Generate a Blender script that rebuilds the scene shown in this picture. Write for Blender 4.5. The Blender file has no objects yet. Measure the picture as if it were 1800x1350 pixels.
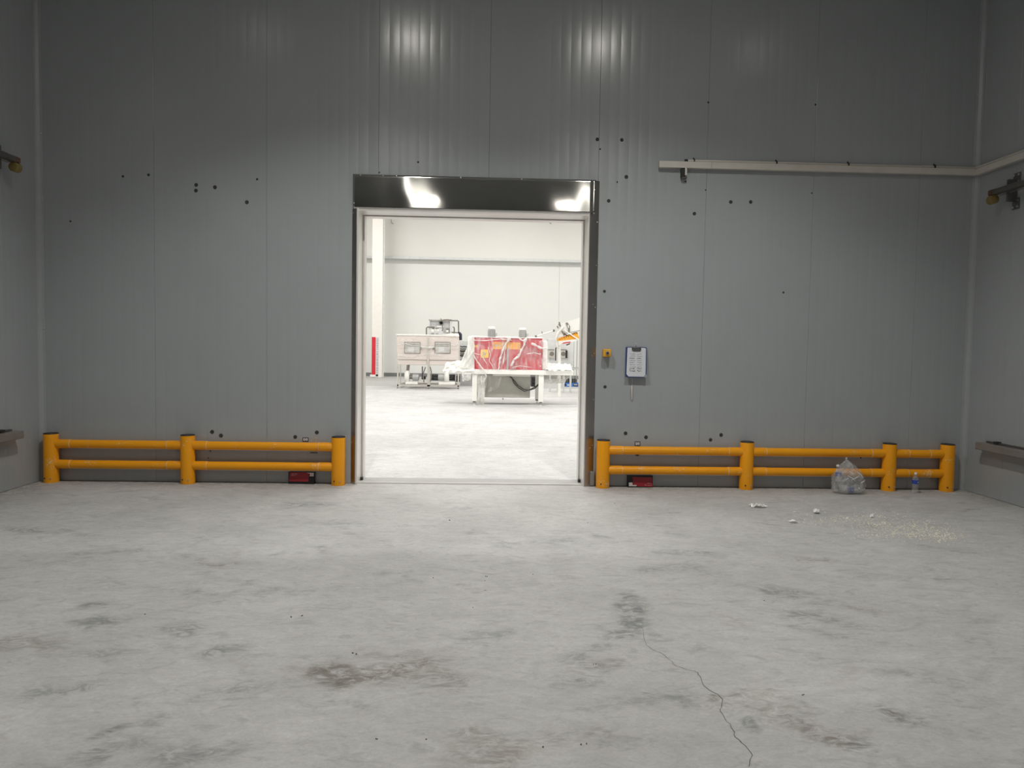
import bpy, bmesh, math, random
import numpy as np
from mathutils import Vector, Matrix, noise as mnoise
random.seed(7)
S = bpy.context.scene
COL = S.collection
PI = math.pi

# ------------------------------------------------------------------ camera, exposure, world, lamps
F_PX = 1300.0
YAW, PITCH, ROLL = map(math.radians, (2.029, -2.82, 0.954))
CAM = Vector((0.0, -8.007, 1.5))
FW = Vector((math.sin(YAW)*math.cos(PITCH), math.cos(YAW)*math.cos(PITCH), math.sin(PITCH)))
_r0 = Vector((math.cos(YAW), -math.sin(YAW), 0)); _u0 = _r0.cross(FW)
RT = math.cos(ROLL)*_r0 + math.sin(ROLL)*_u0
UP = -math.sin(ROLL)*_r0 + math.cos(ROLL)*_u0
cd = bpy.data.cameras.new('camera'); cam = bpy.data.objects.new('camera', cd); COL.objects.link(cam)
cd.sensor_width = 36.0; cd.lens = F_PX/1800*36.0; cd.clip_end = 200
cam.matrix_world = Matrix(((RT.x, UP.x, -FW.x, CAM.x), (RT.y, UP.y, -FW.y, CAM.y), (RT.z, UP.z, -FW.z, CAM.z), (0, 0, 0, 1)))
S.camera = cam
S.view_settings.view_transform = 'Standard'; S.view_settings.look = 'None'
S.view_settings.exposure = 0.0; S.view_settings.gamma = 1.0; S.view_settings.use_curve_mapping = False
w = bpy.data.worlds.new('world'); S.world = w; w.use_nodes = True
w.node_tree.nodes['Background'].inputs[0].default_value = (0.8, 0.9, 1, 1)
w.node_tree.nodes['Background'].inputs[1].default_value = 0.01

LAMP_W = 348.0        # each high-bay lamp of the store room
LAMP_CONE = 114.0
LAMP_Z = 5.94
LAMPS = [(-1.14, -3.0), (1.60, -3.0), (-3.25, -3.0), (3.85, -3.0), (-1.9, -9.0), (2.4, -9.0), (-1.9, -15.5), (2.4, -15.5)]
HALL_W = 270.0        # each ceiling light of the hall beyond the door
HALL_LIGHTS = [(-6, 6.9), (0.2, 6.9), (6.5, 6.9), (-7, 14), (0.5, 14), (8, 14), (-7, 22), (0.5, 22), (8, 22)]
HALL_Z = 8.9
for i, (x, y) in enumerate(HALL_LIGHTS):
    ld = bpy.data.lights.new('hall_ceiling_light', 'AREA'); ld.shape = 'RECTANGLE'; ld.size = 3.2; ld.size_y = 0.5 if y < 8 else 1.2
    ld.energy = HALL_W * (1.45 if y < 8 else 0.65 if y < 16 else 1.3); ld.color = (1.0, 0.985, 0.95)
    lo = bpy.data.objects.new('hall_ceiling_light', ld); COL.objects.link(lo); lo.location = (x, y, HALL_Z)
for i, (x, y) in enumerate(LAMPS):
    ld = bpy.data.lights.new('high_bay_beam', 'SPOT'); ld.energy = LAMP_W * (1.0 if i < 2 else 0.05 if i < 4 else 0.04)
    ld.spot_size = math.radians(LAMP_CONE); ld.spot_blend = 0.5; ld.shadow_soft_size = 0.055; ld.color = (1.0, 0.99, 0.96)
    lo = bpy.data.objects.new('high_bay_beam', ld); COL.objects.link(lo); lo.location = (x, y, LAMP_Z - 0.03)

# ------------------------------------------------------------------ pixel helpers (give real points on real planes)
def ray(px, py): return (px-900)/F_PX*RT - (py-675)/F_PX*UP + FW
def P(px, py, y=0.0):
    d = ray(px, py); return CAM + d*((y-CAM.y)/d.y)
def PX(px, py, x):
    d = ray(px, py); return CAM + d*((x-CAM.x)/d.x)
def PF(px, py, z=0.0):
    d = ray(px, py); return CAM + d*((z-CAM.z)/d.z)

# ------------------------------------------------------------------ materials
def mat(name, col, rough=0.5, metal=0.0, var=0.06, scale=8.0, spec=0.5, bump=0.0, stretch=None, coat=0.0):
    m = bpy.data.materials.new(name); m.use_nodes = True
    nt = m.node_tree; b = nt.nodes['Principled BSDF']
    tc = nt.nodes.new('ShaderNodeTexCoord'); mp = nt.nodes.new('ShaderNodeMapping')
    nt.links.new(tc.outputs['Object'], mp.inputs[0])
    if stretch: mp.inputs['Scale'].default_value = stretch
    n = nt.nodes.new('ShaderNodeTexNoise'); n.inputs['Scale'].default_value = scale; n.inputs['Detail'].default_value = 4
    nt.links.new(mp.outputs[0], n.inputs['Vector'])
    r = nt.nodes.new('ShaderNodeMapRange'); r.inputs[1].default_value = 0.3; r.inputs[2].default_value = 0.7
    r.inputs[3].default_value = 1-var; r.inputs[4].default_value = 1+var
    nt.links.new(n.outputs['Fac'], r.inputs[0])
    mx = nt.nodes.new('ShaderNodeVectorMath'); mx.operation = 'SCALE'; mx.inputs[0].default_value = col[:3]
    nt.links.new(r.outputs[0], mx.inputs['Scale']); nt.links.new(mx.outputs[0], b.inputs['Base Color'])
    b.inputs['Roughness'].default_value = rough; b.inputs['Metallic'].default_value = metal
    b.inputs['Specular IOR Level'].default_value = spec; b.inputs['Coat Weight'].default_value = coat
    if bump:
        bp = nt.nodes.new('ShaderNodeBump'); bp.inputs['Strength'].default_value = bump; bp.inputs['Distance'].default_value = 0.01
        nt.links.new(n.outputs['Fac'], bp.inputs['Height']); nt.links.new(bp.outputs[0], b.inputs['Normal'])
    return m

M = {}
M['panel'] = mat('coated_panel', (0.365, 0.387, 0.398), 0.21, var=0.02, scale=1.5, spec=0.55)
M['panel_back'] = mat('panel_core', (0.10, 0.10, 0.10), 0.7)
M['trim'] = mat('coated_trim', (0.36, 0.38, 0.39), 0.3, var=0.03)
M['ceiling'] = mat('coated_ceiling', (0.55, 0.56, 0.56), 0.5)
M['steel'] = mat('polished_steel', (0.56, 0.55, 0.53), 0.07, 1.0, var=0.03, scale=6)
M['jamb'] = mat('satin_steel', (0.46, 0.43, 0.41), 0.3, 1.0, var=0.05, scale=5)
M['reveal'] = mat('brushed_lining', (0.74, 0.71, 0.675), 0.30, 0.15, var=0.03)
M['tan'] = mat('bracket_steel', (0.35, 0.33, 0.31), 0.4, 0.8)
M['screw'] = mat('zinc_screw', (0.75, 0.75, 0.74), 0.3, 1.0)
M['plug'] = mat('dark_wall_plug', (0.035, 0.036, 0.034), 0.6)
M['cap'] = mat('black_cap', (0.018, 0.012, 0.012), 0.5)
M['ring'] = mat('pale_scuff', (0.75, 0.60, 0.40), 0.6)
M['pvc'] = mat('cream_plastic_trunking', (0.62, 0.585, 0.53), 0.45, var=0.04)
M['black'] = mat('black_plastic', (0.02, 0.02, 0.02), 0.45)
M['darksteel'] = mat('dark_steel', (0.14, 0.135, 0.13), 0.5, 0.5, var=0.15)
M['wood'] = mat('brown_plug', (0.13, 0.075, 0.05), 0.6, var=0.2)
M['ochre'] = mat('ochre_plug', (0.25, 0.18, 0.06), 0.6, var=0.2)
M['board'] = mat('grey_bumper_board', (0.22, 0.20, 0.18), 0.6, var=0.12, scale=5)
M['estop'] = mat('yellow_plastic', (0.75, 0.38, 0.02), 0.4)
M['grey'] = mat('grey_plastic', (0.35, 0.35, 0.36), 0.4)
M['button'] = mat('dark_button', (0.07, 0.03, 0.035), 0.4)
M['blueboard'] = mat('blue_board', (0.03, 0.05, 0.17), 0.45)
M['paper'] = mat('paper', (0.62, 0.63, 0.66), 0.8, var=0.03)
M['ink'] = mat('ink', (0.05, 0.055, 0.07), 0.8)
M['inkpale'] = mat('pale_ink', (0.26, 0.27, 0.30), 0.8)
M['chrome'] = mat('chrome', (0.75, 0.75, 0.75), 0.12, 1.0)
M['redbox'] = mat('dark_red_print', (0.30, 0.015, 0.025), 0.4, var=0.06)
M['blackbox'] = mat('black_print', (0.008, 0.008, 0.008), 0.45)
M['sticker'] = mat('pale_sticker', (0.62, 0.56, 0.53), 0.7)
M['redtext'] = mat('faded_print', (0.55, 0.33, 0.32), 0.7)
M['beige'] = mat('torn_sticker', (0.42, 0.38, 0.33), 0.8, var=0.15, scale=30)
M['white_label'] = mat('white_label', (0.72, 0.70, 0.72), 0.6)
M['bottlecap'] = mat('white_bottle_cap', (0.80, 0.80, 0.80), 0.4)
M['bluelabel'] = mat('blue_film_label', (0.03, 0.07, 0.38), 0.35)
M['styro'] = mat('white_foam', (0.90, 0.90, 0.88), 0.8)
M['crumb'] = mat('pale_yellow_crumb', (0.80, 0.76, 0.62), 0.9, var=0.2)
M['grit'] = mat('dark_grit', (0.17, 0.16, 0.15), 0.9)
M['crack'] = mat('crack', (0.09, 0.085, 0.08), 0.95)
M['hallwall'] = mat('hall_wall', (0.83, 0.83, 0.80), 0.5, var=0.015, scale=.7)
M['hallwall2'] = mat('hall_upper_wall', (0.83, 0.815, 0.775), 0.55, var=0.015, scale=.7)
M['hallbase'] = mat('hall_baseboard', (0.22, 0.225, 0.22), 0.6)
M['column'] = mat('column_paint', (0.90, 0.865, 0.815), 0.45, var=0.02)
M['signred'] = mat('sign_red', (0.72, 0.025, 0.045), 0.4)
M['signgrey'] = mat('sign_print', (0.45, 0.42, 0.42), 0.5)
M['white'] = mat('white_enamel', (0.93, 0.92, 0.88), 0.35, var=0.02)
M['mred'] = mat('machine_red', (0.62, 0.035, 0.06), 0.35)
M['orange'] = mat('orange_sign', (0.95, 0.42, 0.03), 0.5)
M['yellow'] = mat('yellow_sign', (0.95, 0.60, 0.06), 0.5)
M['mgrey'] = mat('machine_grey', (0.42, 0.41, 0.365), 0.45)
M['motor'] = mat('motor_grey', (0.46, 0.465, 0.46), 0.3, 0.2)
M['inox'] = mat('stainless', (0.66, 0.635, 0.59), 0.3, 0.7)
M['tank'] = mat('wrapped_tank', (0.80, 0.715, 0.67), 0.4, 0.0, var=0.04, scale=3, stretch=(.4, 1, 5))
M['glassdark'] = mat('tank_window', (0.56, 0.55, 0.52), 0.3, var=0.2, scale=7)
M['cabinet'] = mat('pale_cabinet', (0.70, 0.715, 0.71), 0.45)
M['boxgrey'] = mat('enclosure_grey', (0.76, 0.77, 0.77), 0.45)
M['cable'] = mat('black_cable', (0.05, 0.045, 0.04), 0.5)
M['pipe'] = mat('grey_pipe', (0.22, 0.215, 0.19), 0.45, 0.3)
M['belt'] = mat('orange_belt', (0.92, 0.42, 0.04), 0.5, var=0.2, scale=25)
M['bluecrate'] = mat('blue_crate', (0.06, 0.22, 0.66), 0.45)
M['navy'] = mat('dark_navy', (0.03, 0.03, 0.055), 0.5)  # dark navy shared by crate, cable, hose boot and crate recess plates

def panel_wave(m):      # faint oil-canning of the thin sheet
    nt = m.node_tree; b = nt.nodes['Principled BSDF']
    tc = nt.nodes.new('ShaderNodeTexCoord'); mp = nt.nodes.new('ShaderNodeMapping'); mp.inputs['Scale'].default_value = (2.0, 2.0, .35)
    n = nt.nodes.new('ShaderNodeTexNoise'); n.inputs['Scale'].default_value = 1.4; n.inputs['Detail'].default_value = 2
    bp = nt.nodes.new('ShaderNodeBump'); bp.inputs['Strength'].default_value = 0.12; bp.inputs['Distance'].default_value = 0.02
    nt.links.new(tc.outputs['Object'], mp.inputs[0]); nt.links.new(mp.outputs[0], n.inputs['Vector'])
    nt.links.new(n.outputs['Fac'], bp.inputs['Height']); nt.links.new(bp.outputs[0], b.inputs['Normal'])
panel_wave(M['panel'])

def yellow_paint():     # yellow plastic tube with pale scratches
    m = mat('yellow_guard', (0.90, 0.36, 0.003), 0.36, var=0.03, scale=3)
    nt = m.node_tree; b = nt.nodes['Principled BSDF']
    src = b.inputs['Base Color'].links[0].from_socket
    tc = nt.nodes.new('ShaderNodeTexCoord'); mp = nt.nodes.new('ShaderNodeMapping'); mp.inputs['Scale'].default_value = (70, 90, 90)
    n = nt.nodes.new('ShaderNodeTexNoise'); n.inputs['Scale'].default_value = 1.0; n.inputs['Detail'].default_value = 5
    n2 = nt.nodes.new('ShaderNodeTexNoise'); n2.inputs['Scale'].default_value = 5.0; n2.inputs['Detail'].default_value = 2
    ad = nt.nodes.new('ShaderNodeMath'); ad.operation = 'ADD'
    r = nt.nodes.new('ShaderNodeMapRange'); r.inputs[1].default_value = 1.22; r.inputs[2].default_value = 1.30
    mx = nt.nodes.new('ShaderNodeMix'); mx.data_type = 'RGBA'; mx.inputs['B'].default_value = (0.80, 0.62, 0.36, 1)
    nt.links.new(tc.outputs['Object'], mp.inputs[0]); nt.links.new(mp.outputs[0], n.inputs['Vector']); nt.links.new(tc.outputs['Object'], n2.inputs['Vector'])
    nt.links.new(n.outputs['Fac'], ad.inputs[0]); nt.links.new(n2.outputs['Fac'], ad.inputs[1]); nt.links.new(ad.outputs[0], r.inputs[0])
    nt.links.new(r.outputs[0], mx.inputs['Factor']); nt.links.new(src, mx.inputs['A']); nt.links.new(mx.outputs['Result'], b.inputs['Base Color'])
    return m
M['guard'] = yellow_paint()

def film(name, lo, hi, col=(0.9, 0.88, 0.86), rough=0.25, scale=(6, 6, 6), tint=(1, 1, 1)):
    m = bpy.data.materials.new(name); m.use_nodes = True; nt = m.node_tree; nt.nodes.clear()
    out = nt.nodes.new('ShaderNodeOutputMaterial'); mix = nt.nodes.new('ShaderNodeMixShader')
    t = nt.nodes.new('ShaderNodeBsdfTransparent'); t.inputs[0].default_value = (*tint, 1)
    b = nt.nodes.new('ShaderNodeBsdfPrincipled')
    b.inputs['Base Color'].default_value = (*col, 1); b.inputs['Roughness'].default_value = rough
    tc = nt.nodes.new('ShaderNodeTexCoord'); mp = nt.nodes.new('ShaderNodeMapping'); mp.inputs['Scale'].default_value = scale
    n = nt.nodes.new('ShaderNodeTexNoise'); n.inputs['Scale'].default_value = 1; n.inputs['Detail'].default_value = 5; n.inputs['Distortion'].default_value = .6
    r = nt.nodes.new('ShaderNodeMapRange'); r.inputs[1].default_value = .42; r.inputs[2].default_value = .68; r.inputs[3].default_value = lo; r.inputs[4].default_value = hi
    nt.links.new(tc.outputs['Object'], mp.inputs[0]); nt.links.new(mp.outputs[0], n.inputs['Vector']); nt.links.new(n.outputs['Fac'], r.inputs[0])
    nt.links.new(r.outputs[0], mix.inputs[0]); nt.links.new(t.outputs[0], mix.inputs[1]); nt.links.new(b.outputs[0], mix.inputs[2])
    nt.links.new(mix.outputs[0], out.inputs[0])
    return m
M['film'] = film('clear_wrap', .12, .44, scale=(10, 4, 2.6), col=(.95, .90, .90))
M['thinfilm'] = film('thin_wrap', .06, .34, scale=(2, 4, 7), col=(.95, .90, .86), rough=.4)
M['fold'] = film('gathered_wrap', .55, .95, scale=(8, 8, 8))
M['dense'] = film('layered_wrap', .72, .95, scale=(5, 5, 5), col=(.92, .91, .87))
M['greyfilm'] = film('hanging_wrap', .45, .8, scale=(5, 5, 5), col=(.62, .60, .55))
M['bag'] = film('clear_bag', .24, .62, scale=(16, 16, 16), col=(.62, .63, .62), rough=.12)
M['pet'] = film('clear_bottle', .10, .28, scale=(30, 30, 60), col=(.80, .82, .84), rough=.08)

def emis(name, col, s):
    m = bpy.data.materials.new(name); m.use_nodes = True; nt = m.node_tree; nt.nodes.clear()
    o = nt.nodes.new('ShaderNodeOutputMaterial'); e = nt.nodes.new('ShaderNodeEmission')
    e.inputs[0].default_value = (*col, 1); e.inputs[1].default_value = s; nt.links.new(e.outputs[0], o.inputs[0]); return m
M['lampglow'] = emis('lamp_glow', (1, .95, .86), 60.0)
M['lampdim'] = emis('lamp_glow_dim', (1, .97, .90), 5.0)
M['tubeglow'] = emis('tube_glow', (1, .97, .88), 4.5)

def floor_mat(name, col, amp, stain_attr):
    m = bpy.data.materials.new(name); m.use_nodes = True; nt = m.node_tree; b = nt.nodes['Principled BSDF']
    N = nt.nodes.new; L = nt.links.new
    tc = N('ShaderNodeTexCoord')
    def noise(scale, sx=1, sy=1, rot=0, det=6, dist=0.0, rough=.6):
        mp = N('ShaderNodeMapping'); mp.inputs['Scale'].default_value = (sx, sy, 1); mp.inputs['Rotation'].default_value = (0, 0, rot)
        n = N('ShaderNodeTexNoise'); n.inputs['Scale'].default_value = scale; n.inputs['Detail'].default_value = det; n.inputs['Distortion'].default_value = dist; n.inputs['Roughness'].default_value = rough
        L(tc.outputs['Object'], mp.inputs[0]); L(mp.outputs[0], n.inputs['Vector']); return n.outputs['Fac']
    def rng(s, a, c, d, e):
        r = N('ShaderNodeMapRange'); r.inputs[1].default_value = a; r.inputs[2].default_value = c; r.inputs[3].default_value = d; r.inputs[4].default_value = e
        L(s, r.inputs[0]); return r.outputs[0]
    def mul(a, c):
        q = N('ShaderNodeMath'); q.operation = 'MULTIPLY'
        for k, v in enumerate((a, c)):
            if isinstance(v, float): q.inputs[k].default_value = v
            else: L(v, q.inputs[k])
        return q.outputs[0]
    a = rng(noise(1.1, 1, 1, .5, 7, .5), .3, .7, 1-amp*.55, 1+amp*.55)
    c = rng(noise(5.5, 1, 2.2, -.5, 7, 1.4), .54, .72, 1.0, 1-amp*1.15)
    d = rng(noise(16, 1, 2.2, .45, 6, 1.2), .56, .75, 1.0, 1-amp*.8)
    e = rng(noise(9, 1, 2.0, .9, 5, 1.0), .60, .78, 1.0, 1+amp*.6)
    h = rng(noise(3.0, 1, 1.7, .35, 9, 1.8, .72), .36, .64, 1-amp*.5, 1+amp*.35)
    k = rng(noise(24, 1, 1.5, -.3, 8, .9, .7), .38, .62, 1-amp*.3, 1+amp*.25)
    g = rng(noise(70, 1, 1, 0, 4), .3, .7, 1-amp*.28, 1+amp*.28)
    v = mul(mul(mul(mul(a, c), mul(d, e)), g), mul(h, k))
    colr = N('ShaderNodeVectorMath'); colr.operation = 'SCALE'; colr.inputs[0].default_value = col; L(v, colr.inputs['Scale'])
    base = colr.outputs[0]
    if stain_attr:
        for attr, tint in (('stain_grey', (.50, .53, .54)), ('stain_shade_brown', (.52, .49, .44))):
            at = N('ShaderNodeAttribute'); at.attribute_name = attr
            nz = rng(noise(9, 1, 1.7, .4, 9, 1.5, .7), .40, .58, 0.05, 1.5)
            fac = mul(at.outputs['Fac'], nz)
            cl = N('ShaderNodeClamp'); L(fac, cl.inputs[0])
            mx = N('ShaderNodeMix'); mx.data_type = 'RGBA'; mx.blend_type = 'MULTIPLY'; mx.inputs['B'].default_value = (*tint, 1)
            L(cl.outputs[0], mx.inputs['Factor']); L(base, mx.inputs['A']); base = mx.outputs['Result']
    L(base, b.inputs['Base Color'])
    L(rng(noise(3, 1, 1, 0, 4), .3, .7, .58, .78), b.inputs['Roughness'])
    b.inputs['Specular IOR Level'].default_value = 0.3
    bp = N('ShaderNodeBump'); bp.inputs['Strength'].default_value = .12; bp.inputs['Distance'].default_value = .006
    L(noise(14, 1, 1.6, .4, 7), bp.inputs['Height']); L(bp.outputs[0], b.inputs['Normal'])
    return m
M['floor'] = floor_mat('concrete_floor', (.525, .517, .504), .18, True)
M['greyfloor'] = floor_mat('grey_paint_and_threshold_shade', (.44, .437, .425), .08, False)
M['hallfloor'] = floor_mat('hall_concrete_floor', (.60, .597, .592), .20, False)

# ------------------------------------------------------------------ mesh builder
class MB:
    def __init__(s): s.v = []; s.f = []
    def add(s, vs, fs):
        o = len(s.v); s.v += [tuple(q) for q in vs]; s.f += [tuple(i+o for i in q) for q in fs]; return s
    def box(s, x0, x1, y0, y1, z0, z1):
        return s.add([(x, y, z) for z in (z0, z1) for y in (y0, y1) for x in (x0, x1)],
                     [(0, 2, 3, 1), (4, 5, 7, 6), (0, 1, 5, 4), (2, 6, 7, 3), (0, 4, 6, 2), (1, 3, 7, 5)])
    def cbox(s, c, sz): return s.box(c[0]-sz[0]/2, c[0]+sz[0]/2, c[1]-sz[1]/2, c[1]+sz[1]/2, c[2]-sz[2]/2, c[2]+sz[2]/2)
    def tube(s, pts, r, n=12, cap=True, rx=None):
        pts = [Vector(p) for p in pts]; rings = []
        rr = r if isinstance(r, (list, tuple)) else [r]*len(pts)
        prev = None
        for i, p in enumerate(pts):
            t = (pts[min(i+1, len(pts)-1)] - pts[max(i-1, 0)]).normalized()
            a = prev if prev is not None else (Vector((0, 0, 1)) if abs(t.z) < .9 else Vector((1, 0, 0)))
            u = (a - t*a.dot(t)).normalized(); prev = u; v = t.cross(u)
            rings.append([p + (u*math.cos(2*PI*k/n) + v*math.sin(2*PI*k/n))*rr[i] for k in range(n)])
        vs = [q for R_ in rings for q in R_]; fs = []
        for i in range(len(pts)-1):
            for k in range(n): fs.append((i*n+k, i*n+(k+1) % n, (i+1)*n+(k+1) % n, (i+1)*n+k))
        if cap: fs += [tuple(range(n))[::-1], tuple((len(pts)-1)*n+k for k in range(n))]
        return s.add(vs, fs)
    def lathe(s, prof, c=(0, 0, 0), n=24, axis='z'):
        vs = []; fs = []
        for (r, z) in prof:
            for k in range(n):
                a = 2*PI*k/n; q = (r*math.cos(a), r*math.sin(a), z)
                if axis == 'y': q = (q[0], z, q[1])
                if axis == 'x': q = (z, q[0], q[1])
                vs.append((c[0]+q[0], c[1]+q[1], c[2]+q[2]))
        m = len(prof)
        for i in range(m-1):
            for k in range(n): fs.append((i*n+k, i*n+(k+1) % n, (i+1)*n+(k+1) % n, (i+1)*n+k))
        fs += [tuple(range(n))[::-1], tuple((m-1)*n+k for k in range(n))]
        return s.add(vs, fs)
    def prism(s, poly, y0, y1):          # polygon in xz extruded along y
        n = len(poly)
        return s.add([(x, y0, z) for x, z in poly] + [(x, y1, z) for x, z in poly],
                     [tuple(range(n)), tuple(range(n, 2*n))[::-1]] + [(i, i+n, (i+1) % n+n, (i+1) % n) for i in range(n)])
    def extz(s, poly, z0, z1):           # polygon in xy extruded along z
        n = len(poly)
        return s.add([(x, y, z0) for x, y in poly] + [(x, y, z1) for x, y in poly],
                     [tuple(range(n))[::-1], tuple(range(n, 2*n))] + [(i, (i+1) % n, (i+1) % n+n, i+n) for i in range(n)])
    def grid(s, nu, nv, fn):
        vs = [fn(i/(nu-1), j/(nv-1)) for j in range(nv) for i in range(nu)]
        fs = [(j*nu+i, j*nu+i+1, (j+1)*nu+i+1, (j+1)*nu+i) for j in range(nv-1) for i in range(nu-1)]
        return s.add(vs, fs)
    def build(s, name, m, parent=None, smooth=35, bevel=0, loc=None, fix=True):
        me = bpy.data.meshes.new(name); me.from_pydata(s.v, [], s.f)
        if fix:
            bm = bmesh.new(); bm.from_mesh(me); bmesh.ops.recalc_face_normals(bm, faces=bm.faces[:]); bm.to_mesh(me); bm.free()
        if smooth:
            me.shade_smooth()
            me.set_sharp_from_angle(angle=math.radians(smooth))
        me.materials.append(m)
        o = bpy.data.objects.new(name, me); COL.objects.link(o)
        if parent is not None: o.parent = parent
        if loc is not None: o.location = loc
        if bevel:
            b = o.modifiers.new('bevel', 'BEVEL'); b.width = bevel; b.segments = 2; b.limit_method = 'ANGLE'
        return o

def tag(o, label=None, cat=None, group=None, kind=None):
    if label: o['label'] = label
    if cat: o['category'] = cat
    if group: o['group'] = group
    if kind: o['kind'] = kind
    return o
def empty(name, loc=(0, 0, 0)):
    o = bpy.data.objects.new(name, None); COL.objects.link(o); o.location = loc; o.empty_display_size = .1; return o
def root(name, loc, label=None, cat=None, group=None, kind=None):
    return tag(empty(name, loc), label, cat, group, kind)
def rel(o, p): return Vector(p) - o.location

# ------------------------------------------------------------------ dimensions of the rooms
XL, XR, YB, ZC = -4.72, 5.335, -21.0, 6.35
WT = 0.38                                     # wall thickness at the door
DX0, DX1, DZ = -1.375, 1.075, 2.925           # clear door opening
HX0, HX1, HY1, HZ = -15.0, 15.0, 28.3, 9.3    # hall beyond
PW = 1.1745                                   # panel width

def prof_panel(x0, x1, phase=0.0, pitch=PW/11):
    """plan outline (x, depth) of one panel face: chamfered edges and shallow ribs"""
    pts = [(x0+.0007, .012), (x0+.0007, .002), (x0+.003, 0)]
    k = math.ceil((x0-phase+.03)/pitch)
    g = phase + k*pitch
    while g < x1-.03:
        pts += [(g-.006, 0), (g-.0020, .00022), (g+.0020, .00022), (g+.006, 0)]
        g += pitch
    pts += [(x1-.003, 0), (x1-.0007, .002), (x1-.0007, .012)]
    return pts
def panel_mb(mb, x0, x1, z0, z1, put, phase):
    pts = prof_panel(x0, x1, phase); n = len(pts)
    mb.add([put(a, d, z0) for a, d in pts] + [put(a, d, z1) for a, d in pts], [(i, i+1, i+1+n, i+n) for i in range(n-1)])

# ------------------------------------------------------------------ store-room floor
gx = np.linspace(XL-.02, XR+.02, 340); gy = np.linspace(-8.0, 0.03, 270)
GX, GY = np.meshgrid(gx, gy)
WX = GX + .045*np.sin(GX*9+GY*13) + .03*np.sin(GX*23-GY*17+1) + .02*np.sin(GX*41+GY*37+2)
WY = GY + .035*np.sin(GX*11-GY*7+.5) + .022*np.sin(GX*27+GY*21) + .014*np.sin(GX*47-GY*39)
def blob(px, py, rx, ry, ang=0.0, amt=1.0):
    wk = .25 if 980 < px < 1120 and 1040 < py < 1170 else 1.0
    c = PF(px, py); dx, dy = GX+(WX-GX)*wk-c.x, GY+(WY-GY)*wk-c.y; a = math.radians(ang)
    u = (dx*math.cos(a)+dy*math.sin(a))/rx; v = (-dx*math.sin(a)+dy*math.cos(a))/ry
    return .9*amt*np.exp(-(u*u+v*v)**1.5)
sg = np.zeros_like(GX); sb = np.zeros_like(GX)
for q in [(1106, 1050, .085, .11, 0, .75), (1112, 1070, .085, .15, 0, 1), (1110, 1092, .085, .14, -15, 1), (1092, 1115, .12, .08, 35, .85), (1050, 1138, .14, .05, 30, .6), (1010, 1155, .12, .05, 35, .5),
          (170, 1062, .12, .07, 20, .7), (170, 1092, .16, .06, 30, .7), (350, 1040, .3, .03, 0, .5), (330, 1108, .13, .08, 10, .7), (385, 1148, .14, .07, 30, .7), (470, 1040, .18, .08, 10, .5), (120, 1210, .16, .07, 20, .55),
          (1380, 1040, .2, .1, -30, .6), (1430, 1085, .2, .08, -35, .7), (1480, 1118, .2, .07, -20, .5), (545, 887, .22, .12, 0, .7), (1000, 952, .2, .1, 0, .4), (1210, 972, .25, .08, 0, .5), (1180, 1000, .3, .1, 10, .4),
          (230, 1275, .12, .05, 30, .8), (180, 1320, .14, .06, 40, .7), (360, 1320, .16, .08, 20, .6), (400, 1215, .12, .07, 10, .6), (590, 920, .3, .1, 0, .4), (80, 935, .5, .06, -12, .6), (210, 970, .3, .05, 12, .5), (1150, 1230, .25, .05, 15, .6), (1320, 1280, .07, .05, 0, .8), (1560, 1260, .2, .1, -25, .4), (1620, 1190, .2, .05, -15, .5)]:
    sg = np.maximum(sg, blob(*q))
for q in [(600, 1180, .17, .09, 10, .95), (650, 1190, .19, .10, 8, .95), (720, 1170, .2, .08, 5, .75), (780, 1190, .17, .1, 0, .55), (690, 1150, .25, .05, 0, .4),
          (1278, 1222, .06, .045, 0, 1), (1325, 1222, .12, .05, -10, .6), (1300, 1240, .18, .07, -10, .4), (1440, 1280, .2, .07, -30, .75), (1460, 1295, .15, .05, -30, .6), (1590, 1262, .1, .05, -20, .7), (880, 1320, .25, .1, 20, .55), (850, 1300, .2, .06, 0, .5), (30, 1130, .3, .1, 0, .5), (395, 992, .16, .06, 0, .6), (1370, 1250, .1, .05, 0, .5)]:
    sb = np.maximum(sb, blob(*q))
rs = random.Random(40)
for k in range(190):      # many small scuffs and smears
    x_, y_ = rs.uniform(XL, XR), -8.0+7.7*rs.random()**.9
    a_ = rs.choice((.45, -.5, .1, -.15))+rs.gauss(0, .25); rx_, ry_ = rs.uniform(.04, .20), rs.uniform(.018, .07)
    u_ = ((WX-x_)*math.cos(a_)+(WY-y_)*math.sin(a_))/rx_; v_ = (-(WX-x_)*math.sin(a_)+(WY-y_)*math.cos(a_))/ry_
    bl_ = rs.uniform(.15, .55)*np.exp(-(u_*u_+v_*v_)**1.3)
    if rs.random() < .75: sg = np.maximum(sg, bl_)
    else: sb = np.maximum(sb, bl_)
wd_ = np.where((GX < -1.5) | (GX > 1.25), 1.0, 0.0)*np.exp(-((GY-0.0)/.30)**2)*.5        # dirt against the wall, with post and corner shade painted in
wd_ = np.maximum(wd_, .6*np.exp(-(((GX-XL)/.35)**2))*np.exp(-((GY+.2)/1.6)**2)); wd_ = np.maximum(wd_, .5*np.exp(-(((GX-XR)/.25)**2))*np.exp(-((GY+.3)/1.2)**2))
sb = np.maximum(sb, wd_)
nx, ny = len(gx), len(gy)
fmb = MB(); fmb.v = list(zip(GX.ravel().tolist(), GY.ravel().tolist(), [0.0]*(nx*ny)))
fmb.f = [(j*nx+i, j*nx+i+1, (j+1)*nx+i+1, (j+1)*nx+i) for j in range(ny-1) for i in range(nx-1)]
fmb.add([(XL-.02, YB, 0), (XR+.02, YB, 0), (XR+.02, -8, 0), (XL-.02, -8, 0)], [(0, 1, 2, 3)])
floor = fmb.build('floor', M['floor'], smooth=0, fix=False); tag(floor, kind='structure')
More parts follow.
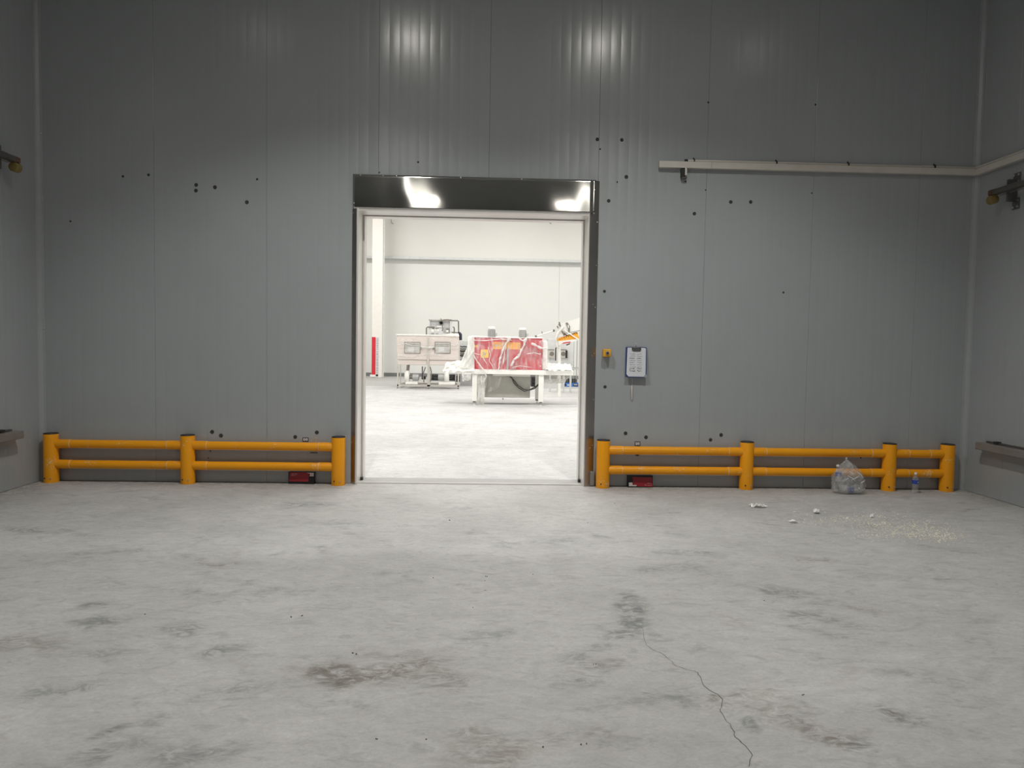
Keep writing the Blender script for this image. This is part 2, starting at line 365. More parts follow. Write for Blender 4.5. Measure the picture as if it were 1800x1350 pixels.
for nm, arr in (('stain_grey', sg), ('stain_shade_brown', sb)):
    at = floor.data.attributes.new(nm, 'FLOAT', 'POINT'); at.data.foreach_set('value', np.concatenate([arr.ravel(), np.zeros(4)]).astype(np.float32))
# hairline crack
cp = [(1128, 1103), (1133, 1118), (1137, 1134), (1152, 1145), (1170, 1153), (1181, 1163), (1186, 1170), (1199, 1174), (1214, 1179), (1228, 1182), (1231, 1193), (1236, 1205), (1255, 1217), (1272, 1229), (1270, 1240), (1266, 1250), (1278, 1268), (1290, 1284), (1293, 1296), (1309, 1311), (1323, 1328), (1319, 1340), (1318, 1352)]
pts = []
for a, b in zip(cp, cp[1:]):
    for k in range(3):
        t = k/3; q = PF(a[0]+(b[0]-a[0])*t+random.uniform(-2, 2), a[1]+(b[1]-a[1])*t+random.uniform(-1, 1)); pts.append(q)
vs = []
for i, q in enumerate(pts):
    wd = .0005 + .0006*min(1, i/35) + random.uniform(0, .0006)
    vs += [(q.x-wd, q.y-wd*.4, .0008), (q.x+wd, q.y+wd*.4, .0008)]
MB().add(vs, [(2*i, 2*i+1, 2*i+3, 2*i+2) for i in range(len(pts)-1)]).build('crack', M['crack'], floor, smooth=0)
tag(bpy.data.objects['crack'], 'thin dark crack in the concrete')

# threshold strip, its shade painted in by the darker grey, and hall floor
MB().box(DX0-.02, DX1+.02, .005, WT-.02, -.05, .004).build('trim_1', M['greyfloor'], bevel=.003)['kind'] = 'structure'
MB().box(DX0-.02, DX1+.02, .03, .06, .004, .010).build('threshold_strip', M['reveal'], bpy.data.objects['trim_1'])
MB().add([(HX0, WT-.03, 0), (HX1, WT-.03, 0), (HX1, HY1+.3, 0), (HX0, HY1+.3, 0)], [(0, 1, 2, 3)]).build('floor', M['hallfloor'], smooth=0, fix=False)['kind'] = 'structure'

gy_ = PF(740, 679.5).y
MB().box(HX0, HX1, gy_, HY1+.02, -.02, .003).build('floor', M['greyfloor'], smooth=0)['kind'] = 'structure'
# ------------------------------------------------------------------ back wall: slab with the door hole, one child per coated panel
mb = MB()
mb.box(XL-.3, DX0-.02, .012, WT, 0, ZC+.2); mb.box(DX1+.02, XR+.3, .012, WT, 0, ZC+.2); mb.box(DX0-.02, DX1+.02, .012, WT, DZ+.02, ZC+.2)
wall_back = mb.build('wall_back', M['panel_back'], smooth=0); tag(wall_back, kind='structure')
edges = [XL] + [k*PW for k in range(-3, 5)] + [XR]
edges = sorted(set([XL] + [k*PW for k in range(-4, 5) if XL+.05 < k*PW < XR-.05] + [XR]))
put_b = lambda a, d, z: (a, d, z)
for a, b in zip(edges, edges[1:]):
    mb = MB()
    lo, hi = max(a, DX0-.02), min(b, DX1+.02)
    if lo >= hi: panel_mb(mb, a, b, 0.004, ZC, put_b, a)
    else:
        panel_mb(mb, a, b, DZ+.02, ZC, put_b, a)
        if a < lo: panel_mb(mb, a, lo, 0.004, DZ+.02, put_b, a)
        if b > hi: panel_mb(mb, hi, b, 0.004, DZ+.02, put_b, a)
    mb.build('panel', M['panel'], wall_back, smooth=20, fix=False)
# side walls
def side_wall(name, x, sgn, first):
    mb = MB(); mb.box(x, x+sgn*.3, YB-.3, .012, 0, ZC+.2) if sgn > 0 else mb.box(x-.3, x, YB-.3, .012, 0, ZC+.2)
    wl = mb.build(name, M['panel_back'], smooth=0); wl['kind'] = 'structure'; wl.location.x = sgn*.012
    ys = [0.0] + [first - k*PW for k in range(0, 18) if first-k*PW > YB+.1] + [YB]
    for a, b in zip(ys, ys[1:]):
        m2 = MB(); panel_mb(m2, b, a, .004, ZC, (lambda q, d, z: (x+sgn*(d)-sgn*.012, q, z)), a)
        if sgn < 0: pass
        m2.build('panel', M['panel'], wl, smooth=20, fix=False)
    return wl
yr = PX(1760, 850, XR).y; yl = PX(9, 800, XL).y
wall_right = side_wall('wall_right', XR, 1, yr)
wall_left = side_wall('wall_left', XL, -1, yl)
MB().box(XL-.3, XR+.3, YB-.3, YB, 0, ZC+.2).build('wall_rear', M['panel'], smooth=0)['kind'] = 'structure'
MB().box(XL-.3, XR+.3, YB-.3, WT, ZC, ZC+.2).build('ceiling', M['ceiling'], smooth=0)['kind'] = 'structure'
# cove trims in the corners, two lengths each with a lap joint
def corner(name, x, sg, zj):
    t = empty(name); t['kind'] = 'structure'
    for z0, z1, e in ((.0, zj, 0), (zj, ZC, .0015)):
        c = [(x, -.001), (x-sg*(.055+e), -.001), (x-sg*(.054+e), -.004-e), (x-sg*.034, -.010-e), (x-sg*.010-sg*e, -.034), (x-sg*.004-sg*e, -.054-e), (x-sg*.001, -.055-e)]
        MB().extz(c, z0, z1).build('trim_length', M['trim'], t, smooth=25)
    for k in range(9):
        z = .25+k*.68
        MB().lathe([(.0, .0), (.006, .0), (.005, -.004), (.0, -.005)], (x-sg*.045, -.008, z), 8, 'y').build('screw', M['screw'], t)
    return t
corner('trim_2', XL, -1, 3.62); corner('trim_3', XR, 1, 3.07)

# wall plugs and screw heads left in the back wall
for (px, py, r) in [(345, 325, .017), (344.5, 335, .017), (378, 329, .018), (434, 355.5, .018), (216, 310, .011), (261, 307.5, .012), (452, 315, .010),
                    (1050, 245, .017), (1093, 246, .017), (1101, 311, .018), (1070, 353, .017), (1062.5, 512, .014), (1063.5, 680, .016),
                    (1220.5, 375.5, .017), (1284.5, 355, .017), (1319.5, 355, .017), (1377, 514, .009), (1055, 262, .008), (1205, 319, .008), (1240.5, 334, .007), (1427, 339.5, .007),
                    (373, 759, .019), (388.5, 765.5, .019), (519, 768, .018), (557, 760, .019), (1099.5, 761.5, .018), (1135.5, 768.5, .018), (1249, 773, .017), (1267.5, 764.5, .018),
                    (124, 389, .009), (1245, 180, .009), (1433.5, 184, .009), (370, 793, .006), (366, 805, .006), (1513, 804.5, .008), (1085, 320, .007), (667, 303, .006), (735, 285, .009)]:
    q = P(px, py)
    MB().lathe([(r*1.15, -.0005), (r*1.05, -.004), (r*.7, -.007), (r*.35, -.004), (0.001, -.003)], (q.x, 0, q.z), 10, 'y').build('wall_plug', M['plug'], wall_back)
for (px, y0, y1) in [(1427, 430, 470), (1235, 470, 500), (470, 745, 765), (270, 485, 500)]:   # torn sealant on seams
    a, b = P(px, y0), P(px, y1)
    MB().tube([(a.x, -.001, a.z), (b.x+.003, -.001, b.z)], [.003, .002], 5).build('sealant', M['trim'], wall_back)

# ------------------------------------------------------------------ door surround
door = empty('door_1'); door['kind'] = 'structure'
hz0, hz1 = 2.945, 3.305; hx0, hx1 = -1.437, 1.145
def hy(x, z):       # buckled sheet: pulled in at its screws, bulging between them
    t = (z-hz0)/(hz1-hz0)
    y = -.028 - .0004*math.sin(PI*t)
    xs = x + .03*math.sin(2*PI*t+3.6)
    y -= .0009*math.exp(-((xs+.90)/.10)**2)
    y -= .0014*math.exp(-((x-1.15-.03*math.sin(PI*t))/.09)**2)
    y += .0006*math.sin(x*5.1+t*1.2) + .00025*math.sin(x*17+t*1.5)
    return y
mb = MB(); mb.grid(170, 16, lambda u, v: (hx0+(hx1-hx0)*u, hy(hx0+(hx1-hx0)*u, hz0+(hz1-hz0)*v), hz0+(hz1-hz0)*v))
hp = mb.build('header_sheet', M['steel'], door, smooth=80); hp['label'] = 'polished steel header sheet over the door'
md = hp.modifiers.new('thick', 'SOLIDIFY'); md.thickness = .002; md.offset = 0
MB().box(hx0+.004, hx1-.004, -.024, -.001, hz0+.004, hz1-.004).build('header_frame', M['darksteel'], door)
for x, z in [(-1.36, 3.296), (-1.12, 3.296), (-.98, 3.296), (-.30, 3.296), (.35, 3.296), (1.10, 3.296), (-1.425, 3.0), (-1.425, 2.96), (1.125, 2.985), (1.135, 3.2)]:
    MB().lathe([(.006, 0), (.005, -.004), (.001, -.005)], (x, hy(x, z)-.001, z), 8, 'y').build('screw', M['screw'], door)
MB().lathe([(.016, 0), (.016, -.008), (.009, -.010), (.001, -.010)], (1.108, -.032, 2.958), 10, 'y').build('bolt', M['plug'], door)
# side covers: bent sheets slanting back to the wall
def jamb(xi, xo, z1):
    s = 1 if xo > xi else -1
    c = [(xi, -.001), (xi, -.040), (xi+s*.004, -.042), (xo-s*.003, -.008), (xo, -.006), (xo, -.001)]
    return MB().extz(c, .002, z1).build('side_cover', M['jamb'], door, smooth=20)
jamb(-1.392, -1.445, hz0-.002); jamb(1.085, 1.188, 3.30)
for z in (.45, .95, 1.45, 1.95, 2.4, 2.86): MB().lathe([(.006, 0), (.005, -.004), (.001, -.005)], (1.172, -.012, z), 8, 'y').build('screw', M['screw'], door)
for z in (.42, 1.43, 1.98): MB().lathe([(.006, 0), (.005, -.004), (.001, -.005)], (1.145, -.02, z), 8, 'y').build('screw', M['screw'], door)
for z in (.45, 1.02, 1.6, 2.2, 2.9): MB().lathe([(.005, 0), (.004, -.004), (.001, -.005)], (-1.434, -.012, z), 8, 'y').build('screw', M['screw'], door)
MB().box(1.150, 1.198, -.040, -.002, .012, .165).build('foot_bracket', M['tan'], door, bevel=.003)
# bright linings of the opening with a guide groove
for x0, x1, s in ((DX0-.02, DX0, 1), (DX1, DX1+.02, -1)):
    xi = x1 if s > 0 else x0
    MB().box(x0, x1, -.040, .235, .002, hz0).build('lining', M['reveal'], door)
    MB().box(min(xi, xi+s*.020), max(xi, xi+s*.020), .250, WT+.01, .002, DZ-.01).build('guide_channel', M['reveal'], door)
MB().box(DX0, DX1, -.030, .235, DZ, DZ+.018).build('head_lining', M['reveal'], door)
MB().box(DX0, DX1, .250, WT+.01, DZ-.012, DZ+.018).build('head_channel', M['reveal'], door)
for x in (DX0+.012, DX1-.012): MB().cbox((x, .20, .02), (.03, .05, .03)).build('guide_foot', M['black'], door)

# ------------------------------------------------------------------ yellow guardrails
GY0 = -0.083
def guardrail(label, xs):
    g = root('guardrail', ((xs[0]+xs[-1])/2, GY0, 0), label, 'guardrail')
    L = lambda x, y, z: (x-g.location.x, y, z)
    for x in xs:
        p = MB().lathe([(.073, 0), (.073, .508), (.0715, .512)], L(x, 0, 0), 40).build('post', M['guard'], g)
        MB().lathe([(.072, .5122), (.0725, .516), (.069, .521), (.03, .522), (.001, .522)], L(x, 0, 0), 32).build('cap', M['cap'], p)
        for s in (-1, 1): MB().lathe([(.007, -.066), (.007, -.079), (.001, -.080)], L(x+s*.03, 0, .05), 8, 'y').build('bolt', M['screw'] if s > 0 else M['plug'], p)
    for a, b in zip(xs, xs[1:]):
        for z in (.408, .192):
            rl = MB().tube([L(a, 0, z), L(b, 0, z)], .0445, 28).build('rail', M['guard'], g)
            for e, s in ((a, 1), (b, -1)):
                MB().tube([L(e+s*.06, 0, z), L(e+s*.205, 0, z)], .0475, 28).build('sleeve', M['guard'], rl)
                MB().tube([L(e+s*.204, 0, z), L(e+s*.2085, 0, z)], .0478, 28).build('sleeve_edge', M['ring'], rl)
    return g
X_ = lambda px, py: P(px, py, GY0-.04).x
guardrail('low yellow two-rail guardrail of three posts, left of the doorway', [X_(86, 800), X_(327.5, 805), X_(593.5, 812)])
guardrail('long low yellow two-rail guardrail of four posts, right of the doorway', [X_(1061, 815), X_(1314.5, 818), X_(1566, 820), X_(1668.5, 822)])

# ------------------------------------------------------------------ small red cartons behind the rails
def strokes(mb, x0, x1, z, h, y, rnd, s=1):
    x = x0
    while x < x1:
        wv = rnd.uniform(.003, .007); hh = h*rnd.uniform(.55, 1)
        mb.box(x, min(x+wv, x1), y-.0006, y, z, z+hh*.35 if rnd.random() < .4 else z+hh)
        x += wv + rnd.uniform(.001, .003)
def carton(px, py, label, flip):
    c = P(px, py, -.04); rnd = random.Random(5 if flip else 3)
    r = root('carton', (c.x, -.034, 0), label, 'box', 'red cartons behind the guardrails')
    Wd, Dp, Ht = .275, .058, .128
    MB().box(-Wd/2, Wd/2, -Dp/2, Dp/2, 0, Ht).build('body', M['blackbox'], r, bevel=.002)
    y = -Dp/2-.0007
    if not flip: fp = [(-Wd/2+.004, .026), (Wd/2-.062, .026), (Wd/2-.056, Ht-.012), (Wd/2-.08, Ht-.003), (-Wd/2+.016, Ht-.003)]
    else: fp = [(-Wd/2+.060, .012), (Wd/2-.002, .006), (Wd/2-.008, Ht-.02), (-Wd/2+.052, Ht-.016)]
    MB().prism(fp, y-.0005, y+.0007).build('red_panel', M['redbox'], r)
    m2 = MB(); z = Ht-.028 if not flip else .034
    if not flip: strokes(m2, -Wd/2+.022, -Wd/2+.10, Ht-.026, .010, y-.0005, rnd); strokes(m2, -Wd/2+.022, -Wd/2+.075, Ht-.042, .008, y-.0005, rnd)
    else: strokes(m2, Wd/2-.066, Wd/2-.012, .040, .009, y-.0005, rnd); strokes(m2, Wd/2-.088, Wd/2-.012, .020, .011, y-.0005, rnd)
    m2.build('faded_print', M['redtext'], r)['kind'] = 'stuff'
    st = [(Wd/2-.05, Ht-.045), (Wd/2-.004, Ht-.045), (Wd/2-.004, Ht-.006), (Wd/2-.085, Ht-.006), (Wd/2-.045, Ht-.018)] if not flip else [(-Wd/2+.010, .012), (-Wd/2+.095, .012), (-Wd/2+.095, .026), (-Wd/2+.05, .026), (-Wd/2+.05, .052), (-Wd/2+.010, .052)]
    MB().prism(st, y-.0012, y-.0004).build('sticker', M['sticker'], r)
    r.rotation_euler = (math.radians(-3), 0, math.radians(1 if flip else -2))
    return r
carton(530.5, 845, 'small dark red and black carton with its sticker at top right, behind the left guardrail', False)
carton(1125, 848, 'small dark red and black carton with its sticker at bottom left, behind the right guardrail', True)

# ------------------------------------------------------------------ tags and torn sticker low on the wall
def letter(txt, size, loc, parent, m, name='letter'):
    cu = bpy.data.curves.new(name, 'FONT'); cu.body = txt; cu.size = size; cu.align_x = 'CENTER'; cu.align_y = 'CENTER'; cu.extrude = .0003
    o = bpy.data.objects.new(name, cu); COL.objects.link(o); 
    bpy.context.view_layer.update()
    me = bpy.data.meshes.new_from_object(o.evaluated_get(bpy.context.evaluated_depsgraph_get())); bpy.data.objects.remove(o)
    o = bpy.data.objects.new(name, me); COL.objects.link(o); me.materials.clear(); me.materials.append(m)
    o.rotation_euler = (PI/2, 0, 0); o.location = loc; o.parent = parent; return o
def gtag(px0, px1, py0, py1, label, tail):
    a, b = P(px0, py1), P(px1, py0); c = (a+b)/2; r = root('wall_tag', (c.x, 0, c.z), label, 'tag', 'G tags low on the wall')
    w_, h_ = (b.x-a.x), (b.z-a.z)
    MB().box(-w_/2, w_/2, -.004, 0, -h_/2, h_/2).build('border', M['ink'], r)
    MB().box(-w_/2+.009, w_/2-.009, -.0055, -.004, -h_/2+.008, h_/2-.008).build('face', M['white_label'], r)
    letter('G', h_*.85, (0, -.0058, 0), r, M['ink'])
    if tail:
        MB().box(-.006, .006, -.003, 0, -h_/2-.09, -h_/2).build('strip', M['ink'], r)
        MB().lathe([(.028, 0), (.028, -.004), (.02, -.006), (.001, -.006)], (0, 0, -h_/2-.085), 14, 'y').build('round_end', M['ink'], r)
gtag(532, 542.5, 769, 776, 'small square white tag with a black G, beside a torn sticker left of the doorway', False)
gtag(1115.5, 1125.5, 776, 783.5, 'small square white tag with a black G, above the right guardrail near the doorway', True)
a, b = P(543, 796), P(561, 768); c = (a+b)/2; hw, hh = (b.x-a.x)/2, (b.z-a.z)/2
r = root('torn_sticker', (c.x, 0, c.z), 'torn beige sticker half hidden behind the upper rail left of the doorway', 'sticker')
poly = [(-hw*.75, -hh*.85), (-hw*.4, -hh), (hw*.4, -hh), (hw*.8, -hh*.85), (hw, hh*.4), (hw*.8, hh*.9), (hw*.2, hh), (-hw*.1, hh*.7), (-hw*.6, hh*.75), (-hw, hh*.2)]
MB().prism(poly, -.002, 0).build('backing', M['beige'], r)
MB().prism([(x*.7+.004, z*.45-.01) for x, z in poly], -.0035, -.002).build('pale_patch', M['sticker'], r)
MB().box(-hw*.7, hw*.7, -.004, -.001, -hh*1.02, -hh*.92).build('lower_edge', M['ink'], r)

# ------------------------------------------------------------------ emergency stop box, clipboard, pen
a, b = P(1058.5, 627), P(1072, 613.8); c = (a+b)/2
r = root('emergency_stop_box', (c.x, 0, c.z), 'small yellow push-button box on the wall right of the doorway', 'switch')
hw, hh = (b.x-a.x)/2, (b.z-a.z)/2
MB().box(-hw, hw, -.086, 0, -hh, hh).build('housing', M['estop'], r, bevel=.006)
MB().lathe([(.022, -.086), (.022, -.093), (.016, -.095), (.001, -.095)], (0, 0, 0), 20, 'y').build('bezel', M['grey'], r)
MB().lathe([(.013, -.095), (.014, -.109), (.010, -.114), (.001, -.115)], (0, 0, 0), 16, 'y').build('button', M['button'], r)

a, b = P(1098, 663), P(1136.3, 610.3); c = (a+b)/2; hw, hh = (b.x-a.x)/2, (b.z-a.z)/2
r = root('clipboard', (c.x, -.032, c.z), 'blue clipboard with a written sheet hanging on the wall beside the doorway', 'clipboard')
r.rotation_euler = (math.radians(-7), math.radians(.4), 0)
def rrect(w_, h_, q, n=4):
    o = []
    for cx, cz, a0 in ((w_-q, h_-q, 0), (-w_+q, h_-q, 90), (-w_+q, -h_+q, 180), (w_-q, -h_+q, 270)):
        for k in range(n+1): t = math.radians(a0+90*k/n); o.append((cx+q*math.cos(t), cz+q*math.sin(t)))
    return o
MB().prism(rrect(hw, hh, .012), -.003, .003).build('board', M['blueboard'], r, smooth=0)
pw, ph = hw-.010, hh-.008
pp = MB().prism([(-pw+.022, -ph), (pw-.022, -ph), (pw-.003, -ph+.025), (pw, ph-.006), (pw-.01, ph), (-pw+.01, ph), (-pw+.004, 0), (-pw, -ph+.025)], -.0052, -.0035).build('paper', M['paper'], r, smooth=0)
rnd = random.Random(11); m2 = MB(); m3 = MB()
def scribble(mb, x, z, w_, h_, n):
    q = [Vector((x+w_*k/n, -.0056, z+rnd.uniform(0, h_))) for k in range(n+1)]
    for s, t in zip(q, q[1:]):
        d = (t-s).normalized(); nn = Vector((-d.z, 0, d.x))*.0017
        mb.add([s-nn, t-nn, t+nn, s+nn], [(0, 1, 2, 3)])
for k in range(9):
    z = ph-.075-k*.0235
    for x0, w_ in ((-.075, .066), (.006, .056)):
        scribble(m2 if k in (2, 7, 8) else m3, x0+rnd.uniform(0, .006), z, w_*rnd.uniform(.8, 1), .013 if k < 7 else .020, 16)
m2.build('writing', M['ink'], pp, smooth=0, fix=False)['kind'] = 'stuff'; m3.build('faint_writing', M['inkpale'], pp, smooth=0, fix=False)['kind'] = 'stuff'
cl = MB().box(-.043, .043, -.014, -.004, hh-.034, hh-.004).build('clip', M['chrome'], r, bevel=.004)
MB().tube([(-.045, -.010, hh-.006), (-.046, -.012, hh-.032), (-.036, -.014, hh-.038), (.036, -.014, hh-.038), (.046, -.012, hh-.032), (.045, -.010, hh-.006)], .0045, 8).build('clip_wire', M['black'], cl)
for s, m_ in ((-1, M['blueboard']), (1, M['grey'])):
    MB().prism([(s*(hw-.002), -hh+.002), (s*(hw-.002), -hh+.040), (s*(hw-.032), -hh+.002)], -.007, -.004).build('corner_guard', m_, r, smooth=0)
hk = P(1117, 607.5)
r = root('wall_hook', (hk.x, 0, hk.z), 'small wall hook that holds the clipboard', 'hook')
MB().cbox((0, -.002, .012), (.03, .003, .045)).build('pad', M['pet'], r)
MB().tube([(0, -.003, .01), (0, -.016, .006), (0, -.02, -.010), (0, -.012, -.028), (.002, -.008, -.02)], .003, 8).build('hook_wire', M['darksteel'], r)
t0, t1, t2 = P(1110, 664), P(1110.4, 679), P(1110.8, 704)
r = root('hanging_pen', (t1.x, -.012, t1.z), 'clear pen hanging on a string below the clipboard', 'pen')
MB().tube([(t0.x-t1.x, -.03, t0.z-t1.z), (.002, .003, (t0.z-t1.z)*.4), (0, 0, 0)], .0016, 6).build('string', M['paper'], r)
MB().tube([(0, 0, .012), (0, 0, 0), (.002, 0, -.06), (.003, .002, t2.z-t1.z+.02), (.003, .002, t2.z-t1.z)], [.004, .008, .008, .007, .001], 10).build('barrel', M['sticker'], r)
MB().tube([(-.010, 0, -.028), (-.008, .002, t2.z-t1.z+.006)], [.004, .002], 6).build('pen_clip', M['grey'], r)

# ------------------------------------------------------------------ cable trunking and conduit
ZT = 3.487
tx0 = P(1157, 293).x; tj = P(1248.5, 294).x
t = root('cable_trunking', (tx0, 0, ZT), 'cream plastic cable trunking running high along the wall and around the right corner', 'trunking')
X0 = lambda x: x-tx0
MB().box(0, X0(tj)-.0012, -.052, -.001, -.034, .034).build('trunk_length', M['pvc'], t, bevel=.003)
MB().box(X0(tj)+.0012, X0(XR)-.053, -.052, -.001, -.034, .034).build('trunk_length', M['pvc'], t, bevel=.003)
MB().box(X0(XR)-.052, X0(XR)-.001, -9.0, -.001, -.034, .034).build('trunk_length', M['pvc'], t, bevel=.003)
cx = P(1206, 288).x
r = root('conduit', (cx, -.02, ZT+.05), 'thin cream conduit clipped on top of the cable trunking', 'conduit')
MB().tube([(0, 0, 0), (XR-.03-cx, 0, 0), (XR-.03-cx, -8.9, 0)], .013, 10).build('pipe', M['pvc'], r)
MB().tube([(-.02, 0, 0), (.012, 0, 0)], .015, 10).build('end_plug', M['black'], r)
for px in (1219, 1363.5, 1489.5, 1641):
    x = P(px, 290).x-cx
    MB().box(x-.006, x+.006, -.018, .016, -.014, .020).build('clip', M['black'], r); MB().box(x-.012, x-.002, -.004, .004, .018, .034).build('clip_tail', M['black'], r)
xa, xb = P(1619, 296).x-cx, P(1637, 296).x-cx
MB().tube([(xa, 0, 0), (xb, 0, 0)], .017, 10).build('coupling', M['pvc'], r)
bx = P(1201, 305)
r = root('trunking_bracket', (bx.x, 0, ZT-.034), 'short black and pale stub bracket under the left end of the trunking', 'bracket')
MB().box(-.032, .004, -.05, -.002, -.095, 0).build('black_stub', M['black'], r, bevel=.004)
MB().box(.004, .026, -.06, -.002, -.080, 0).build('pale_plate', M['pvc'], r, bevel=.003)
MB().box(-.026, .030, -.054, -.004, -.108, -.095).build('foot', M['darksteel'], r)

# ------------------------------------------------------------------ rails on the side walls
def side_rail(x, s, pe, pz, label, yend):
    e = PX(pe, pz, x-s*.13)
    r = root('wall_rail', (x, e.y, e.z), label, 'rail')
    L = yend-e.y
    MB().box(*(sorted((-s*.165, -s*.095))), L, -.08, -.004, .048).build('bar', M['darksteel'], r, bevel=.004)
    MB().box(*(sorted((-s*.095, -s*.085))), L, -.08, -.016, -.008).build('bar_flange', M['board'], r)
    MB().box(*(sorted((-s*.165, -s*.085))), -.10, 0, -.005, .052).build('end_block', M['wood'], r, bevel=.012)
    MB().tube([(-s*.13, -.075, -.048), (-s*.13, .006, -.048)], .046, 20).build('end_plug', M['ochre'], r, bevel=.006)
    for k in range(4):
        y = -.21-k*1.5
        for z in (.135, -.12):
            pl = MB().box(*(sorted((-s*.002, -s*.010))), y-.05, y+.05, z-.055, z+.055).build('bracket_plate', M['darksteel'], r, bevel=.002)
            for yy in (-.03, .03):
                for zz in (-.032, .032): MB().lathe([(.012, -s*.010), (.012, -s*.018), (.001, -s*.018)], (0, y+yy, z+zz), 6, 'x').build('bolt', M['screw'], pl)
        MB().box(*(sorted((-s*.01, -s*.10))), y-.015, y+.015, -.10, .12).build('bracket_arm', M['darksteel'], r)
    return r
side_rail(XR, 1, 1741, 344, 'dark steel rail with an ochre end plug high on the right wall', -8.4)
side_rail(XL, -1, 31, 287, 'dark steel rail with an ochre end plug high on the left wall', -8.4)
def bumper(x, s, pe, pz, label, yend):
    e = PX(pe, pz, x-s*.09)
    r = root('bumper_rail', (x, e.y, e.z), label, 'rail'); L = yend-e.y
    MB().box(*(sorted((-s*.03, -s*.115))), L, 0, -.075, .0).build('rail_board', M['board'], r, bevel=.006)
    MB().box(*(sorted((-s*.001, -s*.03))), L, -.05, -.06, .020).build('back_strip', M['darksteel'], r)
    for k in range(5): MB().cbox((-s*.03, -.22-k*1.2, .022), (.05, .05, .02)).build('clamp', M['plug'], r)
bumper(XR, 1, 1718, 777, 'grey-brown bumper rail low on the right wall', -8.0)
bumper(XL, -1, 38, 757, 'grey-brown bumper rail low on the left wall', -8.0)

# ------------------------------------------------------------------ bottles, bag, litter
def bottle(loc, label, rot=(0, 0, 0), parent_kind=None, crumple=0.0):
    r = root('water_bottle', loc, label, 'bottle'); r.rotation_euler = rot
    prof = [(.024, 0), (.030, .004), (.0325, .012)]
    for k in range(6): z = .02+k*.0125; prof += [(.0325, z), (.0305, z+.006)]
    prof += [(.0325, .098), (.033, .102), (.033, .146), (.0325, .150), (.029, .166), (.021, .184), (.0135, .196), (.0125, .206)]
    MB().lathe(prof, n=24).build('bottle_body', M['pet'], r, smooth=60)
    lb = MB().lathe([(.0336, .104), (.0338, .105), (.0338, .143), (.0336, .144)], n=24).build('label_band', M['bluelabel'], r)
    m2 = MB()
    for k, (a0, z0, wv, hv) in enumerate(((-100, .118, 9, .014), (-88, .119, 6, .010), (-79, .118, 10, .013), (-72, .109, 30, .004))):
        n = 3; vs = []
        for j in range(n+1):
            t_ = math.radians(a0+wv*j/n); vs += [(.0341*math.cos(t_), .0341*math.sin(t_), z0), (.0341*math.cos(t_), .0341*math.sin(t_), z0+hv)]
        m2.add(vs, [(2*j, 2*j+2, 2*j+3, 2*j+1) for j in range(n)])
    m2.build('label_mark', M['white_label'], lb, fix=False)['kind'] = 'stuff'
    cp_ = MB().lathe([(.0145, .204), (.0155, .206), (.0155, .222), (.0135, .225), (.001, .225)], n=20).build('cap', M['bottlecap'], r)
    MB().lathe([(.0165, .197), (.0165, .201), (.0140, .2012)], n=16).build('neck_ring', M['pet'], r)
    return r
q = PF(1608, 867)
bottle((q.x, q.y, 0), 'empty clear water bottle with a blue label standing alone by the right guardrail', (0, 0, .3))
# crumpled bag
bq = PF(1493, 870)
br = root('plastic_bag', (bq.x+.03, bq.y+.085, 0), 'clear crumpled plastic bag of empty bottles standing before the right guardrail', 'bag')
mb = MB(); NU, NV = 56, 30
prof = [(0, .02), (.02, .15), (.05, .172), (.10, .170), (.15, .168), (.19, .160), (.23, .135), (.27, .098), (.31, .062), (.345, .030), (.362, .008)]
def bagp(u, v):
    h = v*.362
    for (h0, r0), (h1, r1) in zip(prof, prof[1:]):
        if h <= h1+1e-9: rr = r0+(r1-r0)*(h-h0)/(h1-h0); break
    a = 2*PI*u; lean = -.030*max(0, (h-.12)/.24)**1.3
    d = Vector((math.cos(a), math.sin(a)*.6, 0))
    n_ = mnoise.noise(Vector((math.cos(a)*2.2, math.sin(a)*2.2, h*9)))*.020 + mnoise.noise(Vector((math.cos(a)*6, math.sin(a)*6, h*16+3)))*.012 + abs(mnoise.noise(Vector((math.cos(a)*3, math.sin(a)*3, h*26+9))))*.016
    p = d*max(.004, rr+n_*min(1, rr/.06)); p.x += lean
    return (p.x, p.y, max(.001, h+mnoise.noise(Vector((a, h*12, 1.2)))*.004))
mb.grid(NU, NV, lambda u, v: bagp(u if u < 1 else 0, v))
mb.build('bag_skin', M['bag'], br, smooth=28, fix=False)
MB().tube([bagp(.62, 1), (-.035, 0, .372), (-.032, .005, .39)], [.010, .014, .004], 8).build('bag_neck', M['bag'], br)
for k, (x0, z0, x1, z1) in enumerate([(-.07, .21, .02, .15), (-.05, .255, .00, .20), (-.10, .16, -.06, .19), (.03, .25, .10, .18), (-.03, .16, .06, .215), (.07, .13, .12, .17)]):
    a_, b_ = Vector((x0, -.108, z0)), Vector((x1, -.112, z1)); mid = (a_+b_)/2+Vector((.006, -.012, .004))
    MB().tube([a_, mid, b_], [.002, .005, .001], 6).build('crease', M['fold'], br)
bb = br.location
bottle((bb.x-.105, bb.y-.02, .085), 'water bottle with a blue label poking its white cap out of the plastic bag', (0, math.radians(-7), -.6))
bottle((bb.x-.115, bb.y-.035, .040), 'water bottle with a blue label lying across the bottom of the plastic bag', (0, math.radians(86), 0))
